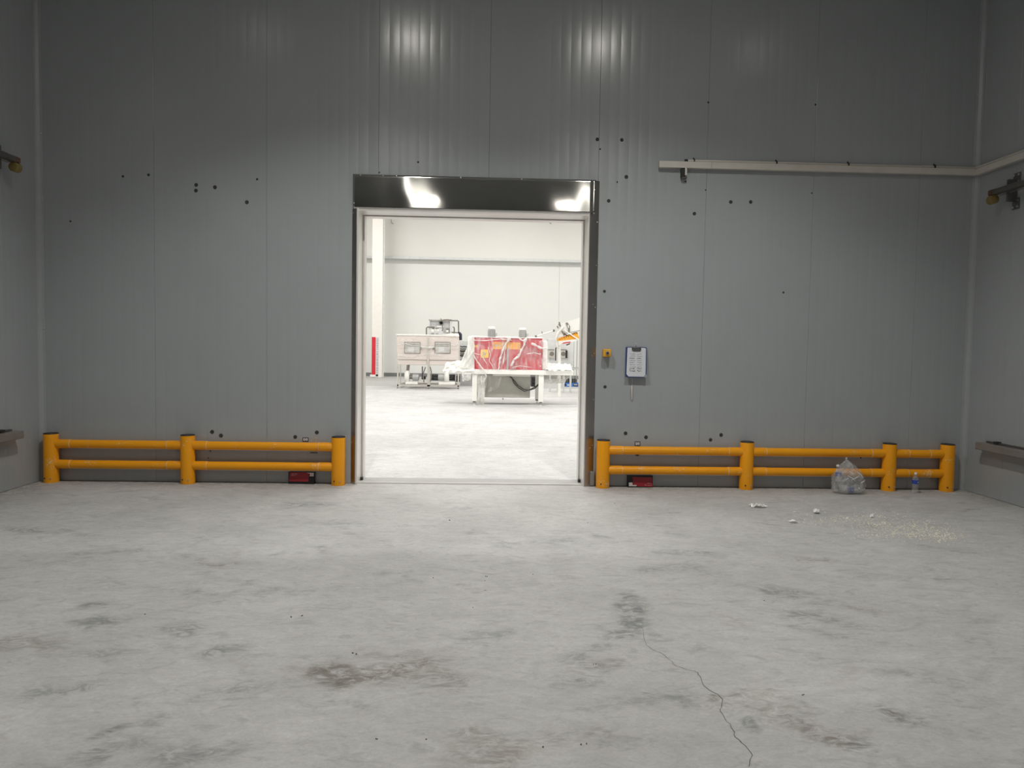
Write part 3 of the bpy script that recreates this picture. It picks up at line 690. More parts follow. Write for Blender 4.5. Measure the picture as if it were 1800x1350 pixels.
# foam scraps
def scrap(px, py, sz, label, seed):
    q = PF(px, py); rn = random.Random(seed); bm = bmesh.new(); bmesh.ops.create_icosphere(bm, subdivisions=2, radius=1)
    for v in bm.verts:
        k = .75+.5*mnoise.noise(v.co*1.6+Vector((seed, 0, 0))); v.co = Vector((v.co.x*sz[0]*k, v.co.y*sz[1]*k, v.co.z*sz[2]*k))*1.45
    z = min(v.co.z for v in bm.verts)
    for v in bm.verts: v.co.z -= z
    me = bpy.data.meshes.new('foam_scrap'); bm.to_mesh(me); bm.free(); me.materials.append(M['styro'])
    o = bpy.data.objects.new('foam_scrap', me); COL.objects.link(o); o.location = (q.x, q.y, 0); o.rotation_euler.z = rn.random()*3
    return tag(o, label, 'scrap', 'white foam scraps on the floor')
scrap(1394, 919, (.030, .022, .013), 'small white foam scrap nearest the camera, left of the yellow crumbs', 2)
scrap(1435, 902.5, (.034, .024, .016), 'white foam scrap at the left end of the yellow crumbs', 4)
scrap(1533, 910, (.018, .016, .015), 'tiny white foam scrap standing among the yellow crumbs below the bag', 6)
scrap(1344, 892, (.014, .012, .006), 'tiny white foam flake beside the crumpled paper', 8)
scrap(1397, 901, (.012, .010, .006), 'tiny white foam flake between the crumpled paper and the crumbs', 9)
q = PF(1333, 892); mb = MB()
mb.grid(16, 12, lambda u, v: ((u-.5)*.15, (v-.5)*.10, .004+.045*abs(mnoise.noise(Vector((u*4.1, v*3.7, .4))))+.022*abs(mnoise.noise(Vector((u*11, v*10, 2.2))))))
o = mb.build('crumpled_wrap', M['dense'], None, smooth=25, loc=(q.x, q.y+.02, 0), fix=False); tag(o, 'crumpled piece of white plastic wrap on the floor before the right guardrail', 'wrap')
rnd = random.Random(21); mb = MB()
clumps = [(1440, 918, 22, 4, 60), (1500, 912, 30, 4, 90), (1540, 921, 30, 6, 240), (1585, 932, 36, 7, 330), (1640, 940, 30, 7, 300), (1560, 942, 40, 4, 120), (1620, 925, 30, 6, 140), (1530, 908, 25, 3, 60), (1660, 946, 18, 4, 120), (1575, 920, 60, 14, 180), (1455, 912, 30, 6, 70)]
for (px, py, sx, sy, n) in clumps:
    for _ in range(int(n*.8)):
        q = PF(rnd.gauss(px, sx), rnd.gauss(py, sy)); s = rnd.uniform(.003, .009); a_ = rnd.random()*6
        c_, s_ = math.cos(a_)*s, math.sin(a_)*s; h = s*rnd.uniform(.4, .9)
        mb.add([(q.x+c_, q.y+s_, .0003), (q.x-s_, q.y+c_*.8, .0003), (q.x-c_*.8, q.y-s_, .0003), (q.x+s_, q.y-c_, .0003), (q.x, q.y, h)], [(0, 1, 4), (1, 2, 4), (2, 3, 4), (3, 0, 4)])
o = mb.build('crumbs', M['crumb'], None, smooth=0, fix=False); tag(o, 'scatter of pale yellow crumbs on the floor at the right', 'crumbs', kind='stuff')
mb = MB()
for (px, py, s) in [(790, 915.5, .012), (855, 1014, .010), (852, 1021, .006), (513, 1085, .008), (530, 1083, .008), (622, 1150, .009), (1178, 863, .006), (1079, 885, .006), (1033, 919, .006), (937, 1010, .005), (760, 1016, .007), (854, 1038, .006), (750, 1300, .005), (1412, 1222, .007), (1343, 1056, .005), (1048, 1168, .008), (952, 1313, .008), (1026, 1308, .008), (660, 1300, .006), (831, 1068, .005), (255, 1080, .006)]:
    q = PF(px, py)
    for _ in range(2):
        c_ = Vector((q.x+rnd.gauss(0, s*.7), q.y+rnd.gauss(0, s*.5), s*.3)); a_, b_ = s*rnd.uniform(.4, .9), s*rnd.uniform(.2, .45)
        mb.cbox(c_, (a_, b_, s*.6))
o = mb.build('floor_grit', M['grit'], None, smooth=0); tag(o, 'dark specks of grit strewn over the concrete floor', 'grit', kind='stuff')

# ------------------------------------------------------------------ lamps of the store room (above and behind the frame, seen in the sheen of the wall)
def lamp_meshes():
    h = MB().lathe([(.03, .40), (.05, .38), (.06, .22), (.10, .18), (.20, .06), (.215, -.02), (.205, -.02), (.19, .05), (.09, .17), (.001, .17)], n=32)
    return h
LG = 'high-bay lamps of the store room'
for i, (x, y) in enumerate(LAMPS):
    nm = ['leftmost but one', 'rightmost but one', 'leftmost', 'rightmost'][i] if i < 4 else None
    lab = f'round high-bay lamp, {nm} of the row near the door wall' if nm else f'round high-bay lamp hung {"left" if x < 0 else "right"} of centre, {"middle" if y > -12 else "rearmost"} row'
    r = root('high_bay_lamp', (x, y, LAMP_Z), lab, 'lamp', LG)
    lamp_meshes().build('shade', M['darksteel'], r, smooth=40)
    MB().lathe([(.001, .0), (.12, .0), (.185, .004), (.185, .010), (.001, .010)], n=28).build('lens', M['lampdim'] if i in (2, 3) else M['lampglow'], r)
    MB().tube([(0, 0, .39), (0, 0, ZC-LAMP_Z-.005)], .012, 8).build('rod', M['darksteel'], r)
for x, s in ((-2.25, 'left'), (2.95, 'right')):
    r = root('light_strip', (x, -14, ZC-.10), f'long ceiling light strip at the {s} of the rear half of the room', 'lamp')
    MB().box(-.20, .20, -6.6, 5.2, 0, .09).build('tray', M['white'], r)
    MB().box(-.13, .13, -6.55, 5.15, -.012, -.001).build('diffuser', M['tubeglow'], r)

# ================================================================== the hall beyond the door
MB().box(HX0-.3, HX0, WT, HY1+.3, 0, HZ).build('wall_hall_left', M['hallwall'], smooth=0)['kind'] = 'structure'
MB().box(HX1, HX1+.3, WT, HY1+.3, 0, HZ).build('wall_hall_right', M['hallwall'], smooth=0)['kind'] = 'structure'
MB().box(HX0, HX1, WT-.1, HY1+.3, HZ, HZ+.2).build('ceiling', M['hallwall'], smooth=0)['kind'] = 'structure'
m = MB(); m.box(HX0, XL-.3, WT-.1, WT, 0, HZ); m.box(XR+.3, HX1, WT-.1, WT, 0, HZ); m.box(XL-.3, XR+.3, WT-.1, WT, ZC+.2, HZ)
m.box(XL-.3, DX0-.02, WT, WT+.006, 0, ZC+.2); m.box(DX1+.02, XR+.3, WT, WT+.006, 0, ZC+.2); m.box(DX0-.02, DX1+.02, WT, WT+.006, DZ+.02, ZC+.2)
m.build('wall_hall_front', M['hallwall'], smooth=0)['kind'] = 'structure'
wf = MB().box(HX0, HX1, HY1+.02, HY1+.3, 0, HZ).build('wall_far', M['hallwall'], smooth=0); wf['kind'] = 'structure'
zl = P(860, 456, HY1).z
sx = P(982, 560, HY1).x
for a, b in ((HX0, -5.9), (-5.9, sx), (sx, sx+9.5), (sx+9.5, HX1)): MB().box(a+.008, b-.008, HY1, HY1+.019, .03, zl).build('wall_panel', M['hallwall'], wf, smooth=0)
MB().box(HX0, HX1, HY1-.16, HY1+.019, zl, HZ).build('upper_panel', M['hallwall2'], wf, smooth=0)
MB().box(HX0, HX1, HY1-.36, HY1, zl-.10, zl+.02).build('ledge', M['cabinet'], wf, bevel=.01)
MB().box(HX0, HX1, HY1-.03, HY1, 0, .17).build('baseboard', M['hallbase'], wf)
for px in (688, 965.5):
    a, b = P(px, 375, HY1-.3), P(px, 391, HY1-.3)
    MB().tube([a, b], .012, 6).build('hanging_wire', M['pipe'], wf); MB().tube([b, b+Vector((.10, 0, -.07))], .014, 6).build('hanging_wire', M['pipe'], wf)

# column with its red and printed strips
CY = 26.6
a, b = P(652.5, 662, CY), P(671.5, 662, CY)
c = root('column', ((a.x+b.x)/2, CY+.3, 0), 'white square column with a red strip at its foot', 'column', kind='structure')
hw = (b.x-a.x)/2
MB().box(-hw, hw, -.3, .3, 0, HZ-.005).build('shaft', M['column'], c, bevel=.02)
zt, zb = P(655, 592.5, CY).z, P(655, 658.5, CY).z
x0 = P(653.6, 620, CY).x-c.location.x; x1 = P(660, 620, CY).x-c.location.x; x2 = P(666, 620, CY).x-c.location.x
MB().box(x0, x1, -.33, -.3, zb, zt).build('red_strip', M['signred'], c, bevel=.004)
pr = MB().box(x1+.02, x2, -.32, -.3, zb-.05, zt).build('printed_strip', M['white_label'], c)
rnd = random.Random(4); mb = MB(); z = zt-.06
while z > zb+.04:
    mb.box(x1+.045, x2-.03, -.323, -.3205, z-rnd.uniform(.02, .05), z); z -= rnd.uniform(.06, .10)
mb.build('worn_print', M['signgrey'], pr)['kind'] = 'stuff'
MB().box(x0-.07, x1-.01, -.34, -.3, .03, zb).build('foot_label', M['white'], c)
MB().lathe([(.05, -.32), (.05, -.30), (.001, -.30)], ((x1+x2)/2, 0, .11), 14, 'y').build('round_badge', M['black'], c)
MB().tube([(hw+.03, -.2, .02), (hw+.03, -.2, HZ-.05)], .035, 10).build('drain_pipe', M['cabinet'], c)

def fold(path, r, y, parent, m=None, name='wrap_fold', seed=0):
    rn = random.Random(seed); pts = []; rr = []
    for (p0, p1) in zip(path, path[1:]):
        for k in range(5):
            t_ = k/5; q = P(p0[0]+(p1[0]-p0[0])*t_, p0[1]+(p1[1]-p0[1])*t_, y); pts.append(q - parent.location); rr.append(r*rn.uniform(.4, .95))
    q = P(*path[-1], y); pts.append(q-parent.location); rr.append(r*.4)
    for p in pts[1:-1]: p.x += rn.uniform(-r, r)*.35; p.y += rn.uniform(-.01, 0)
    return MB().tube(pts, rr, 7).build(name, m or M['fold'], parent, smooth=50)
def sheet(corn, y, parent, m, name, nu=40, nv=28, amp=.03, fr=2.5, sag=0.0, depth=None):
    """film patch through four picture corners at depth y (front), wrinkled"""
    q = [P(a[0], a[1], a[2] if len(a) > 2 else y) - parent.location for a in corn]
    def fn(u, v):
        p = q[0].lerp(q[1], u).lerp(q[3].lerp(q[2], u), v)
        n_ = mnoise.noise(Vector((u*fr*2, v*fr, y)))+.6*mnoise.noise(Vector((u*fr*5+v*3, v*fr*2.2, 4.2)))
        e = min(1, 6*min(u, 1-u, v, 1-v)+.25)
        return p + Vector((.3*amp*mnoise.noise(Vector((u*9, v*9, 7))), -abs(n_)*amp*e, .4*amp*mnoise.noise(Vector((u*7, v*8, 3)))-sag*math.sin(PI*u)))
    return MB().grid(nu, nv, fn).build(name, m, parent, smooth=60, fix=False)

# ---- red heat tunnel
BY = 11.1
b0 = P(892, 712, BY)
B = root('heat_tunnel', (b0.x, BY, 0), 'red boxy packing machine on white legs, loosely wrapped in clear film', 'machine')
bl = lambda px, py, y=BY: P(px, py, y) - B.location
def bbox(px0, px1, py0, py1, y0, y1, name, m, parent=None, bevel=0, yref=None):
    """box whose front face fills the given picture rectangle at depth y0"""
    yr_ = y0 if yref is None else yref
    cz = (py0+py1)/2; cxm = (px0+px1)/2
    xa, xb = P(px0, cz, yr_).x, P(px1, cz, yr_).x; za, zb_ = P(cxm, py1, yr_).z, P(cxm, py0, yr_).z
    rt = parent if parent is not None else B
    base = rt
    off = Vector((0, 0, 0)); k = rt
    while k is not None: off += k.location; k = k.parent
    return MB().box(xa-off.x, xb-off.x, y0-off.y, y1-off.y, za-off.z, zb_-off.z).build(name, m, rt, bevel=bevel)
BD = 1.1
body = bbox(832.5, 953, 594, 650, BY, BY+BD, 'body', M['mred'], bevel=.015)
bbox(822, 832.3, 591, 650, BY+.08, BY+BD-.08, 'end_hood', M['white'], bevel=.03)
bbox(953.2, 962, 599, 650, BY+.08, BY+BD-.08, 'end_hood', M['white'], bevel=.03)
bbox(800, 1008, 650, 658.5, BY-.03, BY+BD+.03, 'bed', M['white'], bevel=.01)
bbox(790, 832, 646.5, 651, BY+.05, BY+BD-.05, 'infeed_belt', M['white'], bevel=.01)
bbox(962, 1004, 645, 650.5, BY+.05, BY+BD-.05, 'outfeed_belt', M['white'], bevel=.01)
for px0, px1, yy in ((829.7, 838.3, BY), (946.5, 955.4, BY), (833, 840, BY+BD-.12), (941, 948, BY+BD-.12)):
    top = P(px0, 658, yy).z
    xa, xb = P(px0, 690, yy).x-B.location.x, P(px1, 690, yy).x-B.location.x
    lg = MB().box(xa, xb, yy-BY, yy-BY+.12, .10, top).build('leg', M['white'], B, bevel=.006)
    xm = (xa+xb)/2
    MB().tube([(xm, yy-BY+.05, .012), (xm, yy-BY+.05, .10)], .014, 8).build('levelling_foot', M['chrome'], lg)
    MB().lathe([(.035, 0), (.035, .012), (.012, .02), (.001, .02)], (xm, yy-BY+.05, 0), 12).build('foot_pad', M['white'], lg)
    MB().box(xm-.04, xm+.03, yy-BY+.01, yy-BY+.09, .06, .105).build('caster_fork', M['pipe'], lg)
# orange strip, warning sign and small label
ob = bbox(866, 915, 601.5, 614, BY-.006, BY, 'orange_plate', M['orange'])
mb = MB(); rnd = random.Random(8)
o_ = P(871, 609.5, BY-.008)-B.location
mb.lathe([(.035, 0), (.035, -.002), (.001, -.002)], (o_.x, o_.y, o_.z+.03), 12, 'y')
for k in range(3): mb.box(o_.x+.07+k*.06, o_.x+.10+k*.06, o_.y-.001, o_.y+.001, o_.z+.01, o_.z+.05)
mb.build('worn_print', M['mgrey'], B)['kind'] = 'stuff'
bbox(845, 859, 614.5, 629, BY-.006, BY, 'warning_plate', M['yellow'])
z0 = P(852, 622, BY-.008)-B.location
MB().prism([(z0.x-.045, z0.z+.05), (z0.x-.02, z0.z+.06), (z0.x+.0, z0.z+.005), (z0.x+.03, z0.z+.045), (z0.x+.045, z0.z+.04), (z0.x+.01, z0.z-.05), (z0.x-.005, z0.z-.01), (z0.x-.03, z0.z-.05)], z0.y-.001, z0.y+.001).build('warning_mark', M['mgrey'], B, smooth=0)
bbox(833, 840, 606.5, 611, BY-.006, BY, 'orange_label', M['orange'])
bbox(890.8, 894, 612, 650, BY-.02, BY, 'centre_bar', M['motor'])
for py in (601, 621, 643.5):
    q = bl(949.8, py); MB().lathe([(.016, -.002), (.014, -.012), (.001, -.014)], (q.x, q.y, q.z), 10, 'y').build('screw', M['white'], B)
bbox(852, 932, 659, 699, BY+.25, BY+.85, 'motor_box', M['mgrey'], bevel=.008)
bbox(866, 932, 658, 661.5, BY+.15, BY+.9, 'box_rail', M['inox'])
q = bl(884, 700, BY+.3); MB().lathe([(.02, 0), (.02, -.03), (.001, -.03)], (q.x, q.y, q.z), 8).build('drain_stub', M['mgrey'], B)
for k, pth in enumerate([[(884, 658.5), (890, 661), (897, 661), (903, 668), (910, 677), (920, 684), (930, 686), (940, 683), (946, 677)], [(892, 659), (900, 665), (904, 674), (912, 682), (922, 688), (931, 685), (941, 680), (947, 675)]]):
    MB().tube([bl(px, py, BY+.18) for px, py in pth], .013, 8).build('power_cable', M['cable'], B, smooth=80)
# two upright motors
for px in (865.2, 919.7):
    dy = 0 if px < 900 else 2.2
    zb_ = P(px, 594, BY+.5).z; q = P(px-.8, 574+dy, BY+.5); h = q.z-zb_
    mt = MB().lathe([(.085, 0), (.085, h*.62), (.088, h*.64), (.088, h*.78)], (q.x-B.location.x, .5, zb_), 20).build('motor', M['motor'], B)
    for k in range(20):
        a_ = 2*PI*k/20; MB().cbox((q.x-B.location.x+.092*math.cos(a_), .5+.092*math.sin(a_), zb_+h*.39), (.018, .018, h*.60)).build('cooling_fin', M['motor'], mt)
    MB().lathe([(.090, h*.78), (.094, h*.80), (.094, h*.95), (.085, h), (.001, h)], (q.x-B.location.x, .5, zb_), 20).build('fan_cowl', M['white'], mt)
    MB().cbox((q.x-B.location.x+.118, .45, zb_+h*.30), (.055, .09, .085)).build('terminal_box', M['motor'], mt, bevel=.008)
# clear film
sheet([(831, 592), (926, 593), (926, 651), (838, 651)], BY-.03, B, M['film'], 'wrap_sheet', 60, 34, .035, 3)
sheet([(926, 594), (954, 598), (954, 649), (926, 651)], BY-.02, B, M['film'], 'wrap_sheet', 24, 24, .02, 2)
sheet([(826, 590, BY+1), (955, 593, BY+1), (952, 595, BY-.03), (830, 592, BY-.03)], BY, B, M['dense'], 'wrap_top', 50, 10, .03, 4)
sheet([(829, 590), (834, 592), (834, 650), (806, 646)], BY-.04, B, M['dense'], 'wrap_side', 20, 24, .05, 2.5)
sheet([(953, 597), (963, 599), (966, 650), (953, 650)], BY-.03, B, M['film'], 'wrap_side', 16, 20, .03, 2.5)
sheet([(784, 638, BY+.3), (824, 630, BY+.3), (834, 652), (778, 654)], BY-.08, B, M['dense'], 'wrap_heap', 34, 18, .10, 3)
sheet([(812, 655), (829, 656), (827, 668), (813, 671)], BY-.09, B, M['fold'], 'wrap_hanging', 16, 14, .05, 3)
sheet([(834, 650), (858, 651), (852, 672), (840, 674)], BY-.06, B, M['film'], 'wrap_hanging', 20, 14, .04, 3)
sheet([(839, 660), (857, 660), (850, 712), (838, 712)], BY+.02, B, M['greyfilm'], 'wrap_hanging', 20, 24, .06, 3)
sheet([(856, 659), (884, 659), (876, 682), (858, 690)], BY+.2, B, M['film'], 'wrap_hanging', 20, 14, .03, 3)
fold([(898, 592), (886, 610), (880, 628), (876, 650)], .035, BY-.07, B, seed=1)
fold([(885, 592), (893, 594), (888, 612), (884, 640)], .022, BY-.07, B, seed=2)
fold([(925, 594), (920, 608), (912, 625), (903, 633), (898, 643)], .045, BY-.08, B, seed=3)
fold([(912, 594), (920, 600), (926, 594)], .04, BY-.08, B, seed=4)
fold([(934, 604), (942, 607), (950, 612), (963, 612.5)], .040, BY-.08, B, seed=5)
fold([(832, 624), (840, 637), (850, 650), (855, 662)], .022, BY-.08, B, seed=6)
fold([(833, 617), (826, 628), (818, 640)], .025, BY-.06, B, seed=7)
fold([(858, 610), (862, 622), (860, 634), (868, 648)], .014, BY-.07, B, seed=8)
fold([(846, 661), (846.5, 676)], .022, BY-.06, B, M['dense'], seed=9)
fold([(833, 598), (852, 599), (880, 596), (900, 598)], .016, BY-.06, B, seed=10)
fold([(926, 622), (940, 620), (951, 623)], .014, BY-.06, B, seed=11)
fold([(833, 621), (846, 624), (856, 640)], .012, BY-.06, B, seed=12)
fold([(900, 646), (915, 643), (935, 646)], .012, BY-.06, B, seed=13)
# wrapped goods on the outfeed
sheet([(962, 638, BY+.4), (1003, 640, BY+.4), (1006, 651), (958, 651)], BY-.08, B, M['dense'], 'wrap_heap', 34, 18, .09, 3)
sheet([(955, 659), (1004, 659), (990, 674), (957, 674)], BY+.1, B, M['greyfilm'], 'wrap_hanging', 30, 14, .06, 3)

# ---- stainless washing tank with blowers
AY = 18.1
a0 = P(752, 684, AY); A = root('washing_tank', (a0.x, AY, 0), 'film wrapped steel tank with two windows on a tubular stand', 'machine')
AD = 1.5
ab = lambda *k, **kw: bbox(*k, parent=A, **kw)
tk = ab(697.5, 806, 589.5, 633, AY, AY+AD, 'tank', M['tank'], bevel=.03)
ab(699, 805, 633.3, 642, AY+.03, AY+AD-.03, 'tank_sump', M['tank'], bevel=.02)
ab(696.5, 807, 588, 590.5, AY-.03, AY+AD, 'lid', M['white'], bevel=.01)
ab(750.8, 754.2, 590, 642, AY-.03, AY, 'centre_rib', M['inox'])
for x0_, x1_ in ((710.5, 739), (764, 792)):
    wn = ab(x0_, x1_, 601, 621.5, AY-.025, AY, 'window_frame', M['pipe'], bevel=.02)
    ab(x0_+1.3, x1_-1.3, 602.3, 620.2, AY-.03, AY-.024, 'window_pane', M['glassdark'])
    ab(x0_+7, x0_+17, 610, 618, AY-.034, AY-.030, 'inner_basket', M['cabinet'], bevel=.02)
    for py in (605, 608): ab(x0_+2, x1_-2, py, py+.7, AY-.036, AY-.030, 'spray_bar', M['pipe'])
for px in (739.3, 762): ab(px-1.4, px+1.4, 609.5, 614.5, AY-.06, AY-.01, 'latch', M['pipe'], bevel=.008)
for px0, px1, yy in ((697.8, 700.3, AY+.02), (804.5, 807, AY+.02), (751, 756.2, AY+.02), (703, 705, AY+AD-.1), (800, 802, AY+AD-.1)):
    xa, xb = P(px0, 660, yy).x-A.location.x, P(px1, 660, yy).x-A.location.x
    lg = MB().box(xa, xb, yy-AY, yy-AY+.06, .05, P(750, 641.5, yy).z).build('leg', M['inox'], A)
    MB().lathe([(.035, 0), (.03, .02), (.012, .03), (.012, .06), (.001, .06)], ((xa+xb)/2, yy-AY+.03, 0), 10).build('foot', M['pipe'], lg)
zf = P(750, 678, AY).z; xa, xb = P(698, 678, AY).x-A.location.x, P(806.5, 678, AY).x-A.location.x
for y_ in (.02, AD-.1): MB().box(xa, xb, y_, y_+.06, zf-.03, zf+.03).build('lower_rail', M['inox'], A)
for x_ in (xa+.03, xb-.06): MB().box(x_, x_+.05, .08, AD-.1, zf-.03, zf+.03).build('lower_rail', M['inox'], A)
MB().box(xa, xb, AD*.45, AD*.45+.05, zf-.03, zf+.03).build('lower_rail', M['inox'], A)
# blowers (volute, motor, base), mounted on the stand
def blower(pv, pm, pb0, pb1, s):
    v = P(pv, 662, AY+.25)-A.location; m_ = P(pm, 663, AY+.25)-A.location
    bw = MB().lathe([(.10, -.08), (.19, -.075), (.225, -.03), (.225, .05), (.19, .085), (.08, .09)], v, 24, 'x').build('blower', M['white'], A, smooth=50)
    MB().lathe([(.05, -.10), (.055, -.075), (.001, -.075)], (v.x, v.y, v.z), 16, 'x').build('inlet', M['pipe'], bw)
    MB().tube([(v.x+s*.09, v.y, m_.z), (m_.x-s*.11, v.y, m_.z)], .07, 16).build('coupling', M['pipe'], bw)
    MB().lathe([(.09, -.12), (.125, -.11), (.13, -.05), (.13, .06), (.12, .10), (.06, .12)], (m_.x, v.y, m_.z), 20, 'x').build('motor', M['motor'], bw)
    xa_, xb_ = P(pb0, 671, AY+.2).x-A.location.x, P(pb1, 671, AY+.2).x-A.location.x
    MB().box(xa_, xb_, .08, .45, zf+.03, zf+.13).build('base', M['white'], bw, bevel=.02)
    MB().tube([(v.x, v.y, v.z+.1), (v.x, v.y+.3, v.z+.30), (v.x, v.y+.4, v.z+.45)], .06, 12).build('outlet', M['inox'], bw)
blower(715.5, 731, 713, 735, 1); blower(785, 776, 771, 800, -1)
MB().tube([P(742.5, 644, AY+.3)-A.location, P(742.5, 664, AY+.3)-A.location], .018, 8).build('cable', M['navy'], A)
MB().tube([P(px, py, AY-.05)-A.location for px, py in ((748, 645), (744.5, 655), (744, 664), (745.5, 672))], .02, 8).build('hose', M['pipe'], A, smooth=80)
MB().tube([P(px, py, AY-.05)-A.location for px, py in ((756, 645), (758.2, 653), (758.2, 661), (756.5, 671))], .02, 8).build('hose', M['pipe'], A, smooth=80)
ab(741, 748, 661, 667, AY+.5, AY+.7, 'valve', M['black'], bevel=.02)
# enclosure on the lid
EY = AY+.3
eb = ab(754, 792, 562, 588, EY+.12, EY+.14, 'control_enclosure', M['boxgrey'])
for k in ((753.5, 755.5, 562, 588), (791, 794.5, 562, 588)): ab(*k, EY, EY+.13, 'enclosure_side', M['boxgrey'])
ab(753.5, 794.5, 561.5, 563.3, EY, EY+.13, 'enclosure_top', M['inox'])
ab(755, 779, 575.5, 587.5, EY-.02, EY+.0, 'component_panel', M['boxgrey'])
for (k, m_) in (((758, 763, 577.5, 583.5), 'white'), ((765, 767, 577, 582.5), 'white'), ((768.5, 771.5, 578, 583), 'white'), ((760, 763, 577, 578.6), 'pipe'), ((765, 771, 576.6, 578), 'pipe'), ((757.5, 763, 586.2, 587.4), 'pipe'), ((766, 770.5, 586.4, 587.4), 'pipe'), ((784, 789, 577.3, 579.3), 'pipe'), ((784, 788.5, 580, 584), 'white')):
    ab(*k, EY-.05, EY-.02 if k[0] < 780 else EY+.11, 'component', M[m_])
ab(768, 779.5, 572.8, 575, EY-.06, EY-.02, 'cover_strip', M['white'])
q = P(775.5, 567.5, EY-.05)-A.location
fn_ = MB().lathe([(.035, .0), (.035, -.03), (.065, -.03), (.065, .02), (.035, .02)], q, 20, 'y').build('coil', M['black'], A)
MB().lathe([(.034, -.01), (.001, -.01)], q, 16, 'y').build('coil_hub', M['white'], fn_)
for k, pth in enumerate([[(774, 560), (778, 563), (779.5, 568), (777.5, 573), (778.5, 578), (777, 582)], [(772.5, 563), (771.8, 567), (774, 572)], [(779, 562.3), (786, 561.8), (793, 562.6)]]):
    MB().tube([P(px, py, EY-.07)-A.location for px, py in pth], .014, 6).build('wire', M['pipe' if k != 2 else 'wood'], A, smooth=80)
for pth in ([(749.6, 589), (749.6, 576.5), (751.5, 574.8), (764, 575.2)], [(794, 563.6), (804, 563.6), (806, 565), (806.3, 585)], [(796, 574.5), (798, 575.5), (798.6, 578), (798.6, 590)], [(794, 584), (806, 585)]):
    MB().tube([P(px, py, EY-.05)-A.location for px, py in pth], .024, 10).build('pipe', M['pipe'], A, smooth=80)
MB().tube([P(px, py, EY-.05)-A.location for px, py in ((805.5, 584), (808, 586), (809.5, 588), (809.8, 598))], [.035, .05, .055, .05], 12).build('hose_boot', M['navy'], A, smooth=80)
sheet([(780, 586, AY+.2), (806, 586, AY+.2), (807, 592), (775, 590)], AY-.04, A, M['dense'], 'wrap_heap', 20, 10, .05, 2)
sheet([(697, 589), (807, 589), (806, 633), (698, 633)], AY-.07, A, M['thinfilm'], 'wrap_sheet', 50, 24, .012, 1.5)
fold([(740, 609), (752, 611), (764, 610)], .05, AY-.08, A, seed=21)
fold([(699, 606), (712, 604), (724, 607)], .02, AY-.08, A, seed=22)
fold([(700, 624), (725, 627), (752, 622), (780, 625)], .02, AY-.08, A, seed=23)
fold([(792, 606), (800, 607), (806, 605)], .025, AY-.08, A, seed=24)

# ---- manifold cabinet between the two machines
VY = 20.4
v0 = P(818, 672, VY); V = root('manifold_cabinet', (v0.x, VY, 0), 'pale grey cabinet with dark hoses between the tank and the red machine', 'cabinet')
bbox(807.5, 832, 599, 632, VY, VY+.6, 'body', M['cabinet'], parent=V, bevel=.01)
q0, q1 = P(809, 632, VY+.05)-V.location, P(831, 632, VY+.05)-V.location; MB().box(q0.x, q1.x, .05, .55, 0, q0.z).build('stand', M['motor'], V)
for k in range(5):
    y_ = 608.5+k*4
    MB().tube([P(px, py, VY-.08)-V.location for px, py in ((808.5, y_), (812, y_+1.2), (816, y_+.6), (822, y_+1.4))], .02 if k < 2 else .028, 8).build('hose', M['pipe' if k % 2 else 'black'], V, smooth=80)
for px in (810.5, 814.5, 818.5): bbox(px, px+2.4, 617, 623, VY-.07, VY-.0, 'valve', M['inox'], parent=V, bevel=.01)

# low dark pallets by the far wall
for px0, px1, yy, lab in ((757, 800, 24.5, 'low black pallet seen under the wrapped tank'), (801, 829, 23.5, 'low navy crate seen between the tank and the red machine'), (934, 944, 20.5, 'small dark slatted crate seen under the right end of the red machine')):
    a_, b_ = P(px0, 668, yy), P(px1, 668, yy)
    p_ = root('pallet' if 'pallet' in lab else 'crate', ((a_.x+b_.x)/2, yy, 0), lab, 'pallet' if 'pallet' in lab else 'crate')
    hw = (b_.x-a_.x)/2; hgt = .28 if yy > 21 else .40; mm = M['black'] if yy != 23.5 else M['navy']
    for k in range(3): MB().box(-hw, hw, -.02, .8, .02+k*hgt/3, k*hgt/3+hgt*.27).build('slat', mm, p_)
    for x_ in (-hw+.05, 0, hw-.05): MB().box(x_-.04, x_+.04, .02, .76, 0, hgt*.95).build('block', M['black'], p_)

# ---- inclined conveyor at the right
CYY = 14.6
c0 = P(985, 690, CYY); Cn = root('inclined_conveyor', (c0.x, CYY, 0), 'white inclined conveyor with an orange belt, rising to the right behind the red machine', 'machine')
cl_ = lambda px, py, y=CYY: P(px, py, y)-Cn.location
def cprism(pxs, y0, y1, name, m, smooth=0):
    q = [cl_(px, py, y0) for px, py in pxs]
    return MB().prism([(p.x, p.z) for p in q], y0-CYY, y1-CYY).build(name, m, Cn, smooth=smooth)
cprism([(985, 569), (1000, 564.5), (1060, 545), (1060, 573), (1004, 584), (990, 587)], CYY, CYY+.9, 'trough', M['white'])
cprism([(990, 586), (1004, 583.2), (1060, 572), (1060, 573.5), (1004, 585), (990, 587.6)], CYY-.03, CYY, 'trough_shadow_line', M['motor'])  # grey strip drawn in for the thin shadow lines under the trough
cprism([(979.8, 597), (1000, 590), (1015, 585.5), (1018.5, 595), (1000, 598), (982, 600.5)], CYY-.03, CYY+.85, 'belt', M['belt'])
for k in range(9):
    t_ = k/8; px = 984+31*t_; py = 596-10.3*t_
    a_ = cl_(px, py, CYY-.035); MB().cbox((a_.x, .40, a_.z+.004), (.02, .86, .06)).build('belt_flight', M['orange'], Cn)
cprism([(981.5, 599.5), (1018, 595.5), (1018.5, 598), (988, 605), (982, 608)], CYY-.05, CYY-.02, 'side_plate', M['white'])
cprism([(987, 604.5), (991, 602), (1003, 600.5), (1003, 602.5)], CYY-.06, CYY-.05, 'red_decal', M['mred'])
